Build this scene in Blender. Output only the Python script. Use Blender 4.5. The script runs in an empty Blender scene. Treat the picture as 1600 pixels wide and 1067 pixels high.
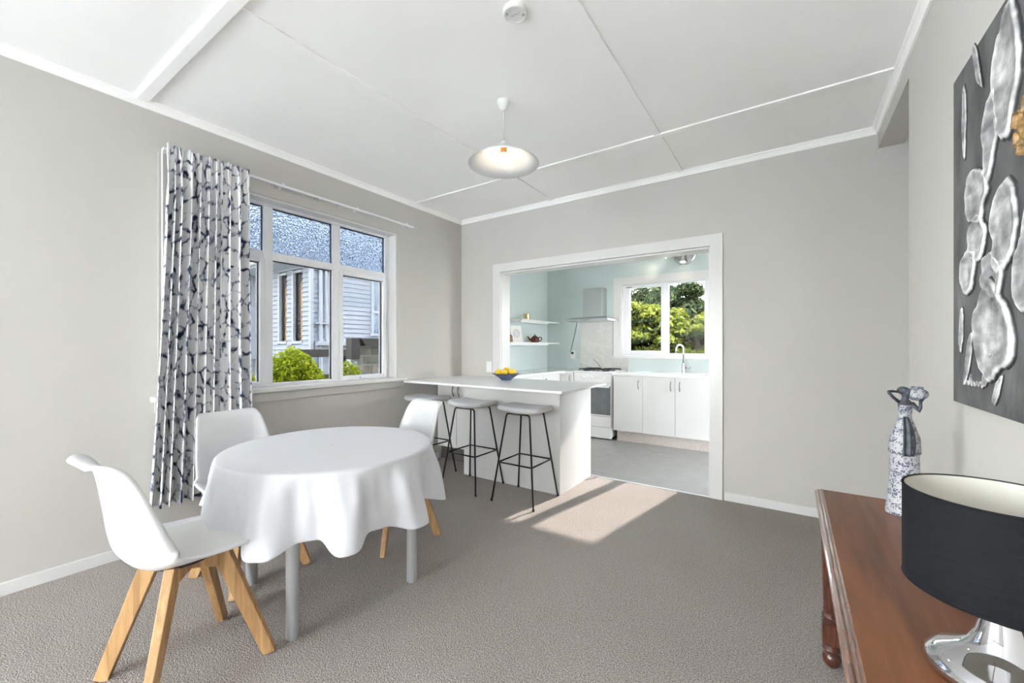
import bpy, bmesh, math, random
import numpy as np
from mathutils import Vector, Matrix, noise as mnoise
random.seed(7); rng = np.random.default_rng(7)
S = bpy.context.scene
C = bpy.context.collection
PI = math.pi

# ------------------------------------------------------------------ camera
cam_d = bpy.data.cameras.new('camera'); cam = bpy.data.objects.new('camera', cam_d); C.objects.link(cam)
cam.location = (0, 0, 1.2); cam.rotation_euler = (PI/2, 0, math.radians(34.1233))
cam_d.sensor_width = 36.0; cam_d.lens = 36.0*642.23/1600
cam_d.shift_y = (541.92-533.5)/1600
cam_d.clip_start = 0.05; cam_d.clip_end = 300
S.camera = cam
# ------------------------------------------------------------------ sky, sun, exposure
W = bpy.data.worlds.new('sky'); S.world = W; W.use_nodes = True
nt = W.node_tree; nt.nodes.clear()
tc = nt.nodes.new('ShaderNodeTexCoord'); sx = nt.nodes.new('ShaderNodeSeparateXYZ'); rp = nt.nodes.new('ShaderNodeValToRGB')
bg = nt.nodes.new('ShaderNodeBackground'); wo = nt.nodes.new('ShaderNodeOutputWorld')
nt.links.new(tc.outputs['Generated'], sx.inputs[0]); nt.links.new(sx.outputs['Z'], rp.inputs[0])
e = rp.color_ramp.elements
e[0].position = 0.0; e[0].color = (1.0, .985, .955, 1)
e[1].position = 1.0; e[1].color = (.60, .75, 1.0, 1)
m_ = rp.color_ramp.elements.new(.3); m_.color = (.86, .91, .98, 1)
nt.links.new(rp.outputs[0], bg.inputs[0]); bg.inputs[1].default_value = 9.0
nt.links.new(bg.outputs[0], wo.inputs[0])
sun_d = bpy.data.lights.new('sun', 'SUN'); sun = bpy.data.objects.new('sun', sun_d); C.objects.link(sun)
sun_d.energy = 9.6; sun_d.angle = math.radians(.7); sun_d.color = (1.0, .93, .84)
sun.rotation_euler = Vector((-.191, -1.0, -.60)).to_track_quat('-Z', 'Y').to_euler()
S.view_settings.view_transform = 'Standard'; S.view_settings.look = 'None'
S.view_settings.exposure = 1.87; S.view_settings.gamma = 1.0; S.view_settings.use_curve_mapping = False
cy = S.cycles
cy.max_bounces = 12; cy.diffuse_bounces = 8; cy.glossy_bounces = 5; cy.transmission_bounces = 8; cy.transparent_max_bounces = 16
cy.caustics_reflective = True; cy.caustics_refractive = True; cy.blur_glossy = 0.1
cy.sample_clamp_indirect = 12.0; cy.use_denoising = True
def portal(name, loc, rot, sx_, sy_):
    d = bpy.data.lights.new(name, 'AREA'); d.shape = 'RECTANGLE'; d.size = sx_; d.size_y = sy_
    d.cycles.is_portal = True
    o = bpy.data.objects.new(name, d); C.objects.link(o); o.location = loc; o.rotation_euler = rot
    return o

# ------------------------------------------------------------------ materials
MATS = {}
def pm(name, col, rough=.5, metal=0.0, spec=.5, var=.04, scale=12.0, bump=0.0, bscale=60.0, coat=0.0, bdist=.002, sheen=0.0, detail=4.0, stretch=None, uv=False, col2=None, trans=None):
    m = bpy.data.materials.new(name); m.use_nodes = True
    n = m.node_tree.nodes; l = m.node_tree.links
    b = n['Principled BSDF']
    b.inputs['Roughness'].default_value = rough; b.inputs['Metallic'].default_value = metal
    b.inputs['Specular IOR Level'].default_value = spec; b.inputs['Coat Weight'].default_value = coat
    b.inputs['Coat Roughness'].default_value = .08; b.inputs['Sheen Weight'].default_value = sheen
    t = n.new('ShaderNodeTexCoord'); mp = n.new('ShaderNodeMapping')
    l.new(t.outputs['UV' if uv else 'Object'], mp.inputs[0])
    if stretch: mp.inputs['Scale'].default_value = stretch
    nz = n.new('ShaderNodeTexNoise'); nz.inputs['Scale'].default_value = scale; nz.inputs['Detail'].default_value = detail
    l.new(mp.outputs[0], nz.inputs['Vector'])
    r = n.new('ShaderNodeValToRGB')
    c1 = tuple(max(0, c*(1-var)) for c in col); c2 = col2 if col2 else tuple(min(1, c*(1+var)) for c in col)
    r.color_ramp.elements[0].position = .3; r.color_ramp.elements[0].color = (*c1, 1)
    r.color_ramp.elements[1].position = .7; r.color_ramp.elements[1].color = (*c2, 1)
    l.new(nz.outputs['Fac'], r.inputs[0]); l.new(r.outputs[0], b.inputs['Base Color'])
    if bump > 0:
        nb = n.new('ShaderNodeTexNoise'); nb.inputs['Scale'].default_value = bscale; nb.inputs['Detail'].default_value = 3
        l.new(mp.outputs[0], nb.inputs['Vector'])
        bp = n.new('ShaderNodeBump'); bp.inputs['Strength'].default_value = bump; bp.inputs['Distance'].default_value = bdist
        l.new(nb.outputs['Fac'], bp.inputs['Height']); l.new(bp.outputs[0], b.inputs['Normal'])
    m['b'] = b.name; MATS[name] = m
    return m
def nodes(m): return m.node_tree.nodes, m.node_tree.links, m.node_tree.nodes['Principled BSDF']

wallp = pm('wall_paint', (.535, .517, .49), .55, spec=.3, var=.012, scale=3, bump=.05, bscale=200)
ceilp = pm('ceiling_paint', (.925, .915, .895), .6, spec=.3, var=.01, scale=3)
trimp = pm('gloss_white_trim', (.675, .665, .65), .28, var=.01, scale=5)
tealp = pm('teal_paint', (.545, .615, .605), .4, spec=.4, var=.02, scale=3)
alu = pm('white_aluminium', (.78, .785, .80), .3, var=.01)
blackrub = pm('black_gasket', (.015, .015, .018), .5)
cabw = pm('white_gloss_cabinet', (.68, .675, .665), .10, var=.008, scale=4)
bencht2 = pm('matt_white_benchtop', (.75, .75, .745), .28, spec=.3, var=.015, scale=30)
bencht = pm('white_benchtop', (.78, .78, .775), .055, spec=.5, var=.015, scale=30)
steel = pm('brushed_steel', (.62, .63, .63), .25, 1.0, var=.06, scale=20, stretch=(1, 60, 60))
handlem = pm('dark_satin_handle', (.26, .265, .27), .3, .9, var=.05)
steel_d = pm('steel_hood', (.48, .50, .50), .32, .85, var=.05, scale=20, stretch=(60, 1, 1))
chrome = pm('chrome', (.62, .62, .64), .06, 1.0, var=.02)
kickm = pm('pink_grey_kick', (.60, .54, .51), .35, var=.12, scale=90)
vinyl = pm('kitchen_vinyl', (.34, .325, .305), .30, spec=.4, var=.08, scale=9, bump=.04, bscale=80)
enamel = pm('white_enamel', (.82, .82, .82), .15, var=.008)
ovenglass = pm('oven_glass', (.16, .175, .18), .06, var=.08)
blackm = pm('black_cast', (.02, .02, .022), .45)
blacktube = pm('black_steel_tube', (.018, .019, .022), .28, .3, var=.1)
shell = pm('white_plastic_shell', (.62, .62, .625), .30, spec=.5, var=.008)
pad = pm('white_leatherette', (.63, .62, .60), .42, spec=.4, var=.015, bump=.08, bscale=300)
cloth = pm('white_tablecloth', (.60, .60, .625), .75, spec=.2, var=.012, scale=5, bump=.06, bscale=500, sheen=.1)
tleg = pm('grey_table_leg', (.47, .475, .485), .3, .35, var=.04)
greyfab = pm('pale_grey_fabric', (.46, .46, .465), .9, spec=.15, var=.10, scale=160, bump=.3, bscale=500, sheen=.2)
tanedge = pm('tan_seat_edge', (.42, .37, .31), .8, spec=.2, var=.10, scale=120)
lemonm = pm('lemon_skin', (.86, .58, .03), .38, var=.12, scale=14, bump=.3, bscale=70)
bowlm = pm('navy_glazed_bowl', (.045, .075, .16), .25, var=.3, scale=20)
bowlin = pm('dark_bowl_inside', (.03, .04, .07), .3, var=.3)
switchm = pm('white_switch_plastic', (.80, .80, .79), .3, var=.01)
brassm = pm('brass', (.66, .50, .25), .25, 1.0, var=.12, scale=12, stretch=(8, 8, .3))
teapotm = pm('brown_teapot_glaze', (.10, .035, .018), .16, var=.4, scale=14)
woodbr = pm('brown_wood_board', (.27, .15, .07), .5, var=.2, scale=8, stretch=(1, 1, 8))
shelfm = pm('white_shelf', (.82, .82, .81), .3, var=.01)
cardm = pm('white_card', (.80, .79, .77), .7, var=.02)
inkm = pm('ink_grey', (.30, .31, .35), .7)
shadefab = pm('black_lampshade', (.006, .0066, .008), .85, spec=.2, var=.35, scale=30, bump=.15, bscale=120, stretch=(1, 1, 14))
shadein = pm('cream_shade_lining', (.60, .585, .52), .7, var=.04, scale=8)
housew = pm('weatherboard_paint', (.42, .455, .50), .6, var=.03, scale=2, stretch=(.3, .3, 6))
housetrim = pm('house_white_trim', (.52, .55, .59), .5, var=.02)
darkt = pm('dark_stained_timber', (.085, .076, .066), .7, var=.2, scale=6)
darkin = pm('dark_porch_wall', (.07, .065, .055), .7, var=.25, scale=4)
ambercloth = pm('amber_curtain', (.55, .33, .12), .7, var=.15, scale=20)
bluecurt = pm('pale_blue_curtain', (.50, .58, .72), .6, var=.08, scale=20, stretch=(1, 12, .6))
concretem = pm('concrete_block', (.36, .325, .27), .9, spec=.2, var=.38, scale=9, bump=.5, bscale=60, bdist=.004)
mortarm = pm('pale_mortar', (.62, .61, .58), .9, var=.08)
groundm = pm('garden_ground', (.12, .12, .06), .9, var=.4, scale=3, bump=.5, bscale=20, bdist=.03)
bouncem = pm('pale_bounce_paving', (.84, .80, .74), .8, var=.06, scale=3)  # pale tone for the added paving that reflects daylight indoors
bankm = pm('dry_bank', (.16, .13, .10), .95, var=.5, scale=2.5, bump=.8, bscale=8, bdist=.1)
bark = pm('bark', (.13, .095, .065), .9, var=.3, scale=20)
roofm = pm('grey_roof', (.20, .21, .22), .6, var=.1)
holderm = pm('brass_lamp_holder', (.50, .27, .07), .3, .8, var=.05)
plast = pm('yellowed_white_plastic', (.74, .735, .71), .4, var=.01)
dkcord = pm('black_cord', (.02, .02, .02), .5)

# carpet: loop pile speckle
carpet = pm('carpet', (.235, .208, .190), .95, spec=.1, var=.0, scale=2)
n, l, b = nodes(carpet)
t = n['Texture Coordinate']
n1 = n.new('ShaderNodeTexNoise'); n1.inputs['Scale'].default_value = 210; n1.inputs['Detail'].default_value = 4
n2 = n.new('ShaderNodeTexNoise'); n2.inputs['Scale'].default_value = 1.3; n2.inputs['Detail'].default_value = 5
l.new(t.outputs['Object'], n1.inputs['Vector']); l.new(t.outputs['Object'], n2.inputs['Vector'])
r1 = n.new('ShaderNodeValToRGB'); r1.color_ramp.elements[0].position = .40; r1.color_ramp.elements[1].position = .62
r1.color_ramp.elements[0].color = (.21, .186, .170, 1); r1.color_ramp.elements[1].color = (.50, .455, .425, 1)
l.new(n1.outputs['Fac'], r1.inputs[0])
mx = n.new('ShaderNodeMix'); mx.data_type = 'RGBA'; mx.blend_type = 'MULTIPLY'; mx.inputs[0].default_value = .35
r2 = n.new('ShaderNodeValToRGB'); r2.color_ramp.elements[0].position = .35; r2.color_ramp.elements[1].position = .65
r2.color_ramp.elements[0].color = (.82, .80, .78, 1); r2.color_ramp.elements[1].color = (1, 1, 1, 1)
l.new(n2.outputs['Fac'], r2.inputs[0]); l.new(r1.outputs[0], mx.inputs['A']); l.new(r2.outputs[0], mx.inputs['B'])
l.new(mx.outputs['Result'], b.inputs['Base Color'])
bp = n.new('ShaderNodeBump'); bp.inputs['Strength'].default_value = .8; bp.inputs['Distance'].default_value = .004
v1 = n.new('ShaderNodeTexVoronoi'); v1.inputs['Scale'].default_value = 190
l.new(t.outputs['Object'], v1.inputs['Vector']); l.new(v1.outputs['Distance'], bp.inputs['Height']); l.new(bp.outputs[0], b.inputs['Normal'])

# wood grains
def woodmat(name, dark, light, rough, scale, stretch, coat=0.0, dist=3.0):
    m = pm(name, light, rough, var=0, coat=coat)
    n, l, b = nodes(m); t = n['Texture Coordinate']
    mp = n.new('ShaderNodeMapping'); mp.inputs['Scale'].default_value = stretch; l.new(t.outputs['Object'], mp.inputs[0])
    nz = n.new('ShaderNodeTexNoise'); nz.inputs['Scale'].default_value = scale; nz.inputs['Detail'].default_value = 8; nz.inputs['Distortion'].default_value = dist
    nf = n.new('ShaderNodeTexNoise'); nf.inputs['Scale'].default_value = scale*7; nf.inputs['Detail'].default_value = 4
    l.new(mp.outputs[0], nz.inputs['Vector']); l.new(mp.outputs[0], nf.inputs['Vector'])
    ad = n.new('ShaderNodeMath'); ad.operation = 'MULTIPLY_ADD'; ad.inputs[1].default_value = .35
    l.new(nf.outputs['Fac'], ad.inputs[0]); l.new(nz.outputs['Fac'], ad.inputs[2])
    r = n.new('ShaderNodeValToRGB'); r.color_ramp.elements[0].position = .5; r.color_ramp.elements[1].position = .85
    r.color_ramp.elements[0].color = (*dark, 1); r.color_ramp.elements[1].color = (*light, 1)
    l.new(ad.outputs[0], r.inputs[0]); l.new(r.outputs[0], b.inputs['Base Color'])
    return m
oak = woodmat('oak', (.34, .19, .075), (.55, .335, .15), .45, 2.2, (14, 14, 1.2), dist=1.0)
mahog = woodmat('mahogany_veneer', (.105, .038, .017), (.215, .083, .034), .30, 1.6, (5, .45, 3), coat=0, dist=1.2)
mahog.node_tree.nodes['Principled BSDF'].inputs['Specular IOR Level'].default_value = .32
mahogd = woodmat('dark_mahogany', (.035, .011, .007), (.10, .032, .016), .28, 4, (6, 6, 1), coat=.3)

edgem = woodmat('polished_mahogany_edge', (.10, .045, .03), (.20, .10, .07), .16, 4, (6, 1, 6), coat=.9)
def glassmat(name, tint, refl=1.0, ior=1.25):
    m = bpy.data.materials.new(name); m.use_nodes = True; n = m.node_tree.nodes; l = m.node_tree.links; n.clear()
    o = n.new('ShaderNodeOutputMaterial'); tr = n.new('ShaderNodeBsdfTransparent'); gl = n.new('ShaderNodeBsdfGlossy')
    gl.inputs['Roughness'].default_value = .01; gl.inputs['Color'].default_value = (refl, refl, refl, 1)
    fr = n.new('ShaderNodeFresnel'); fr.inputs['IOR'].default_value = ior
    nz = n.new('ShaderNodeTexNoise'); nz.inputs['Scale'].default_value = 2
    rr = n.new('ShaderNodeValToRGB'); rr.color_ramp.elements[0].color = (*[c*.99 for c in tint], 1); rr.color_ramp.elements[1].color = (*tint, 1)
    l.new(nz.outputs['Fac'], rr.inputs[0]); l.new(rr.outputs[0], tr.inputs[0])
    mxs = n.new('ShaderNodeMixShader'); l.new(fr.outputs[0], mxs.inputs[0]); l.new(tr.outputs[0], mxs.inputs[1]); l.new(gl.outputs[0], mxs.inputs[2])
    l.new(mxs.outputs[0], o.inputs[0]); return m
clear = glassmat('clear_glass', (.97, .985, .98))
tinted = glassmat('tinted_window_glass', (.31, .31, .31), ior=1.12)
softint = glassmat('lightly_tinted_glass', (.52, .52, .52), ior=1.08)
# pebbled obscure glass
pebble = bpy.data.materials.new('pebbled_glass'); pebble.use_nodes = True
n = pebble.node_tree.nodes; l = pebble.node_tree.links; n.clear()
o_ = n.new('ShaderNodeOutputMaterial'); rf = n.new('ShaderNodeBsdfRefraction'); gl = n.new('ShaderNodeBsdfGlossy'); gl.inputs['Roughness'].default_value = .08
rf.inputs['IOR'].default_value = 1.35; rf.inputs['Roughness'].default_value = .06; rf.inputs['Color'].default_value = (.245, .272, .308, 1)
tcx = n.new('ShaderNodeTexCoord'); vo = n.new('ShaderNodeTexVoronoi'); vo.inputs['Scale'].default_value = 75; vo.feature = 'SMOOTH_F1'
nzz = n.new('ShaderNodeTexNoise'); nzz.inputs['Scale'].default_value = 30
l.new(tcx.outputs['Object'], vo.inputs['Vector']); l.new(tcx.outputs['Object'], nzz.inputs['Vector'])
adn = n.new('ShaderNodeMath'); adn.operation = 'ADD'; l.new(vo.outputs['Distance'], adn.inputs[0]); l.new(nzz.outputs['Fac'], adn.inputs[1])
bpp = n.new('ShaderNodeBump'); bpp.inputs['Strength'].default_value = 1.0; bpp.inputs['Distance'].default_value = .012
l.new(adn.outputs[0], bpp.inputs['Height']); l.new(bpp.outputs[0], rf.inputs['Normal']); l.new(bpp.outputs[0], gl.inputs['Normal'])
mxs = n.new('ShaderNodeMixShader'); mxs.inputs[0].default_value = .12
l.new(rf.outputs[0], mxs.inputs[1]); l.new(gl.outputs[0], mxs.inputs[2]); l.new(mxs.outputs[0], o_.inputs[0])

def emat(name, col, strength):
    m = pm(name, col, .4, var=.02); n, l, b = nodes(m)
    b.inputs['Emission Color'].default_value = (*col, 1); b.inputs['Emission Strength'].default_value = strength
    return m
bulbm = emat('lit_bulb', (1.0, .86, .66), 4.0)
spotm = emat('lit_spot_lens', (1.0, .88, .70), 4.0)

def leafmat(name, c_dark, c_mid, c_light, transl=.35):
    m = bpy.data.materials.new(name); m.use_nodes = True; n = m.node_tree.nodes; l = m.node_tree.links; n.clear()
    o = n.new('ShaderNodeOutputMaterial'); g = n.new('ShaderNodeNewGeometry'); r = n.new('ShaderNodeValToRGB')
    r.color_ramp.elements[0].color = (*c_dark, 1); r.color_ramp.elements[1].color = (*c_light, 1)
    q = r.color_ramp.elements.new(.5); q.color = (*c_mid, 1)
    l.new(g.outputs['Random Per Island'], r.inputs[0])
    d = n.new('ShaderNodeBsdfDiffuse'); tr = n.new('ShaderNodeBsdfTranslucent'); mxx = n.new('ShaderNodeMixShader'); mxx.inputs[0].default_value = transl
    l.new(r.outputs[0], d.inputs[0]); l.new(r.outputs[0], tr.inputs[0]); l.new(d.outputs[0], mxx.inputs[1]); l.new(tr.outputs[0], mxx.inputs[2])
    l.new(mxx.outputs[0], o.inputs[0]); return m
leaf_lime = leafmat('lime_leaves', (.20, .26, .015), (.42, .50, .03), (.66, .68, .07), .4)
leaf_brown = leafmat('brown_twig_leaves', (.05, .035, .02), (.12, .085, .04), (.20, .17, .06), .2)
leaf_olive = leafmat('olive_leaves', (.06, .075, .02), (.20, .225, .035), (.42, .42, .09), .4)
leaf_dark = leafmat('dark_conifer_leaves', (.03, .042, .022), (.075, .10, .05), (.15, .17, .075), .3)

# curtain print: navy shibori netting on white
curt = pm('shibori_curtain', (.80, .80, .80), .85, spec=.15, var=0, uv=True)
n, l, b = nodes(curt); t = n['Texture Coordinate']
nd = n.new('ShaderNodeTexNoise'); nd.inputs['Scale'].default_value = 14; nd.inputs['Detail'].default_value = 3
l.new(t.outputs['UV'], nd.inputs['Vector'])
mv = n.new('ShaderNodeMix'); mv.data_type = 'VECTOR'; mv.inputs[0].default_value = .030
l.new(t.outputs['UV'], mv.inputs['A']); l.new(nd.outputs['Color'], mv.inputs['B'])
vo = n.new('ShaderNodeTexVoronoi'); vo.feature = 'DISTANCE_TO_EDGE'; vo.inputs['Scale'].default_value = 10.5; vo.inputs['Randomness'].default_value = .75
l.new(mv.outputs['Result'], vo.inputs['Vector'])
nw = n.new('ShaderNodeTexNoise'); nw.inputs['Scale'].default_value = 17; nw.inputs['Detail'].default_value = 6
l.new(t.outputs['UV'], nw.inputs['Vector'])
thr = n.new('ShaderNodeMapRange'); thr.inputs['From Min'].default_value = .40; thr.inputs['From Max'].default_value = .64
thr.inputs['To Min'].default_value = -.10; thr.inputs['To Max'].default_value = .065
l.new(nw.outputs['Fac'], thr.inputs[0])
sb = n.new('ShaderNodeMath'); sb.operation = 'SUBTRACT'; l.new(vo.outputs['Distance'], sb.inputs[0]); l.new(thr.outputs[0], sb.inputs[1])
rc = n.new('ShaderNodeValToRGB'); rc.color_ramp.elements[0].position = 0.0; rc.color_ramp.elements[0].color = (.022, .032, .070, 1)
rc.color_ramp.elements[1].position = .13; rc.color_ramp.elements[1].color = (.82, .82, .82, 1)
qq = rc.color_ramp.elements.new(.045); qq.color = (.30, .32, .39, 1)
l.new(sb.outputs[0], rc.inputs[0]); l.new(rc.outputs[0], b.inputs['Base Color'])

# marble splashback
marble = pm('pale_marble', (.60, .60, .57), .12, var=.03, scale=2)
n, l, b = nodes(marble); t = n['Texture Coordinate']
nv = n.new('ShaderNodeTexNoise'); nv.inputs['Scale'].default_value = 5; nv.inputs['Detail'].default_value = 9; nv.inputs['Distortion'].default_value = 1.3
l.new(t.outputs['Object'], nv.inputs['Vector'])
rv = n.new('ShaderNodeValToRGB'); rv.color_ramp.elements[0].position = .47; rv.color_ramp.elements[1].position = .53
rv.color_ramp.elements[0].color = (.60, .60, .57, 1); rv.color_ramp.elements[1].color = (.57, .57, .54, 1)
qv = rv.color_ramp.elements.new(.5); qv.color = (.53, .53, .51, 1)
l.new(nv.outputs['Fac'], rv.inputs[0]); l.new(rv.outputs[0], b.inputs['Base Color'])

# painting grounds
canvasm = pm('dark_grey_canvas', (.06, .062, .064), .55, var=.35, scale=5, col2=(.15, .153, .155), bump=.6, bscale=25, bdist=.006, stretch=(1, 1.6, .8))
def petalmat(name, base=(.11, .112, .115), light=(.74, .74, .73)):
    m = pm(name, base, .42, var=0); n, l, b = nodes(m); t = n['Texture Coordinate']
    mp = n.new('ShaderNodeMapping'); mp.inputs['Scale'].default_value = (1, 9, 26); mp.inputs['Rotation'].default_value = (.9, 0, 0); l.new(t.outputs['Object'], mp.inputs[0])
    nz = n.new('ShaderNodeTexNoise'); nz.inputs['Scale'].default_value = 1.0; nz.inputs['Detail'].default_value = 6; nz.inputs['Distortion'].default_value = .6; l.new(mp.outputs[0], nz.inputs['Vector'])
    sx = n.new('ShaderNodeSeparateXYZ'); l.new(t.outputs['UV'], sx.inputs[0])
    rim = n.new('ShaderNodeValToRGB'); ce = rim.color_ramp.elements
    ce[0].position = 0; ce[0].color = (.70, .70, .70, 1); ce[1].position = 1.0; ce[1].color = (0, 0, 0, 1)
    for p_, v_ in ((.45, .78), (.70, .60), (.84, .72), (.90, 1.0), (.94, .9), (.985, .0)): q = ce.new(p_); q.color = (v_, v_, v_, 1)
    l.new(sx.outputs['Y'], rim.inputs[0])
    n2 = n.new('ShaderNodeTexNoise'); n2.inputs['Scale'].default_value = 22; n2.inputs['Detail'].default_value = 5; l.new(t.outputs['Object'], n2.inputs['Vector'])
    a1 = n.new('ShaderNodeMath'); a1.operation = 'MULTIPLY_ADD'; a1.inputs[1].default_value = .75; l.new(nz.outputs['Fac'], a1.inputs[0]); rb_ = n.new('ShaderNodeTexNoise'); rb_.inputs['Scale'].default_value = 13; l.new(t.outputs['Object'], rb_.inputs['Vector']); rm_ = n.new('ShaderNodeMath'); rm_.operation = 'MULTIPLY'; rs_ = n.new('ShaderNodeMapRange'); rs_.inputs['From Min'].default_value = .3; rs_.inputs['From Max'].default_value = .7; rs_.inputs['To Min'].default_value = .62; rs_.inputs['To Max'].default_value = 1.15; l.new(rb_.outputs['Fac'], rs_.inputs[0]); l.new(rs_.outputs[0], rm_.inputs[1]); l.new(rim.outputs[0], rm_.inputs[0]); l.new(rm_.outputs[0], a1.inputs[2])
    a2 = n.new('ShaderNodeMath'); a2.operation = 'MULTIPLY_ADD'; a2.inputs[1].default_value = .55; l.new(n2.outputs['Fac'], a2.inputs[0]); l.new(a1.outputs[0], a2.inputs[2])
    r = n.new('ShaderNodeValToRGB'); ce = r.color_ramp.elements; ce[0].position = .55; ce[0].color = (.025, .026, .028, 1); ce[1].position = 1.0; ce[1].color = (*light, 1)
    q = ce.new(.78); q.color = (.30, .302, .305, 1)
    sc_ = n.new('ShaderNodeMath'); sc_.operation = 'MULTIPLY'; sc_.inputs[1].default_value = .62; l.new(a2.outputs[0], sc_.inputs[0])
    l.new(sc_.outputs[0], r.inputs[0]); l.new(r.outputs[0], b.inputs['Base Color'])
    bp = n.new('ShaderNodeBump'); bp.inputs['Strength'].default_value = .7; bp.inputs['Distance'].default_value = .008; l.new(a2.outputs[0], bp.inputs['Height']); l.new(bp.outputs[0], b.inputs['Normal'])
    return m
petalm = petalmat('white_impasto')
streakm = pm('grey_white_streak', (.20, .20, .205), .45, var=.5, scale=30, bump=.9, bscale=40, bdist=.006, col2=(.62, .62, .62))
flowerc = pm('ochre_flower_centre', (.20, .10, .03), .4, var=.7, scale=40, bump=.8, bscale=60, col2=(.45, .27, .10))
figd = pm('figurine_slate', (.045, .052, .065), .55, var=.5, scale=60)
# figurine printed dress
figw = pm('figurine_dress', (.4, .4, .4), .6, var=0)
n, l, b = nodes(figw); t = n['Texture Coordinate']
vo = n.new('ShaderNodeTexVoronoi'); vo.inputs['Scale'].default_value = 170; l.new(t.outputs['Object'], vo.inputs['Vector'])
wv = n.new('ShaderNodeTexWave'); wv.bands_direction = 'Z'; wv.inputs['Scale'].default_value = 9; wv.inputs['Distortion'].default_value = 6; wv.inputs['Detail Scale'].default_value = 6
l.new(t.outputs['Object'], wv.inputs['Vector'])
ml = n.new('ShaderNodeMath'); ml.operation = 'MULTIPLY_ADD'; ml.inputs[1].default_value = .35; l.new(wv.outputs['Fac'], ml.inputs[0]); l.new(vo.outputs['Distance'], ml.inputs[2])
rf_ = n.new('ShaderNodeValToRGB'); rf_.color_ramp.elements[0].position = .46; rf_.color_ramp.elements[0].color = (.07, .08, .12, 1)
rf_.color_ramp.elements[1].position = .72; rf_.color_ramp.elements[1].color = (.36, .36, .375, 1)
l.new(ml.outputs[0], rf_.inputs[0]); l.new(rf_.outputs[0], b.inputs['Base Color'])

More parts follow.
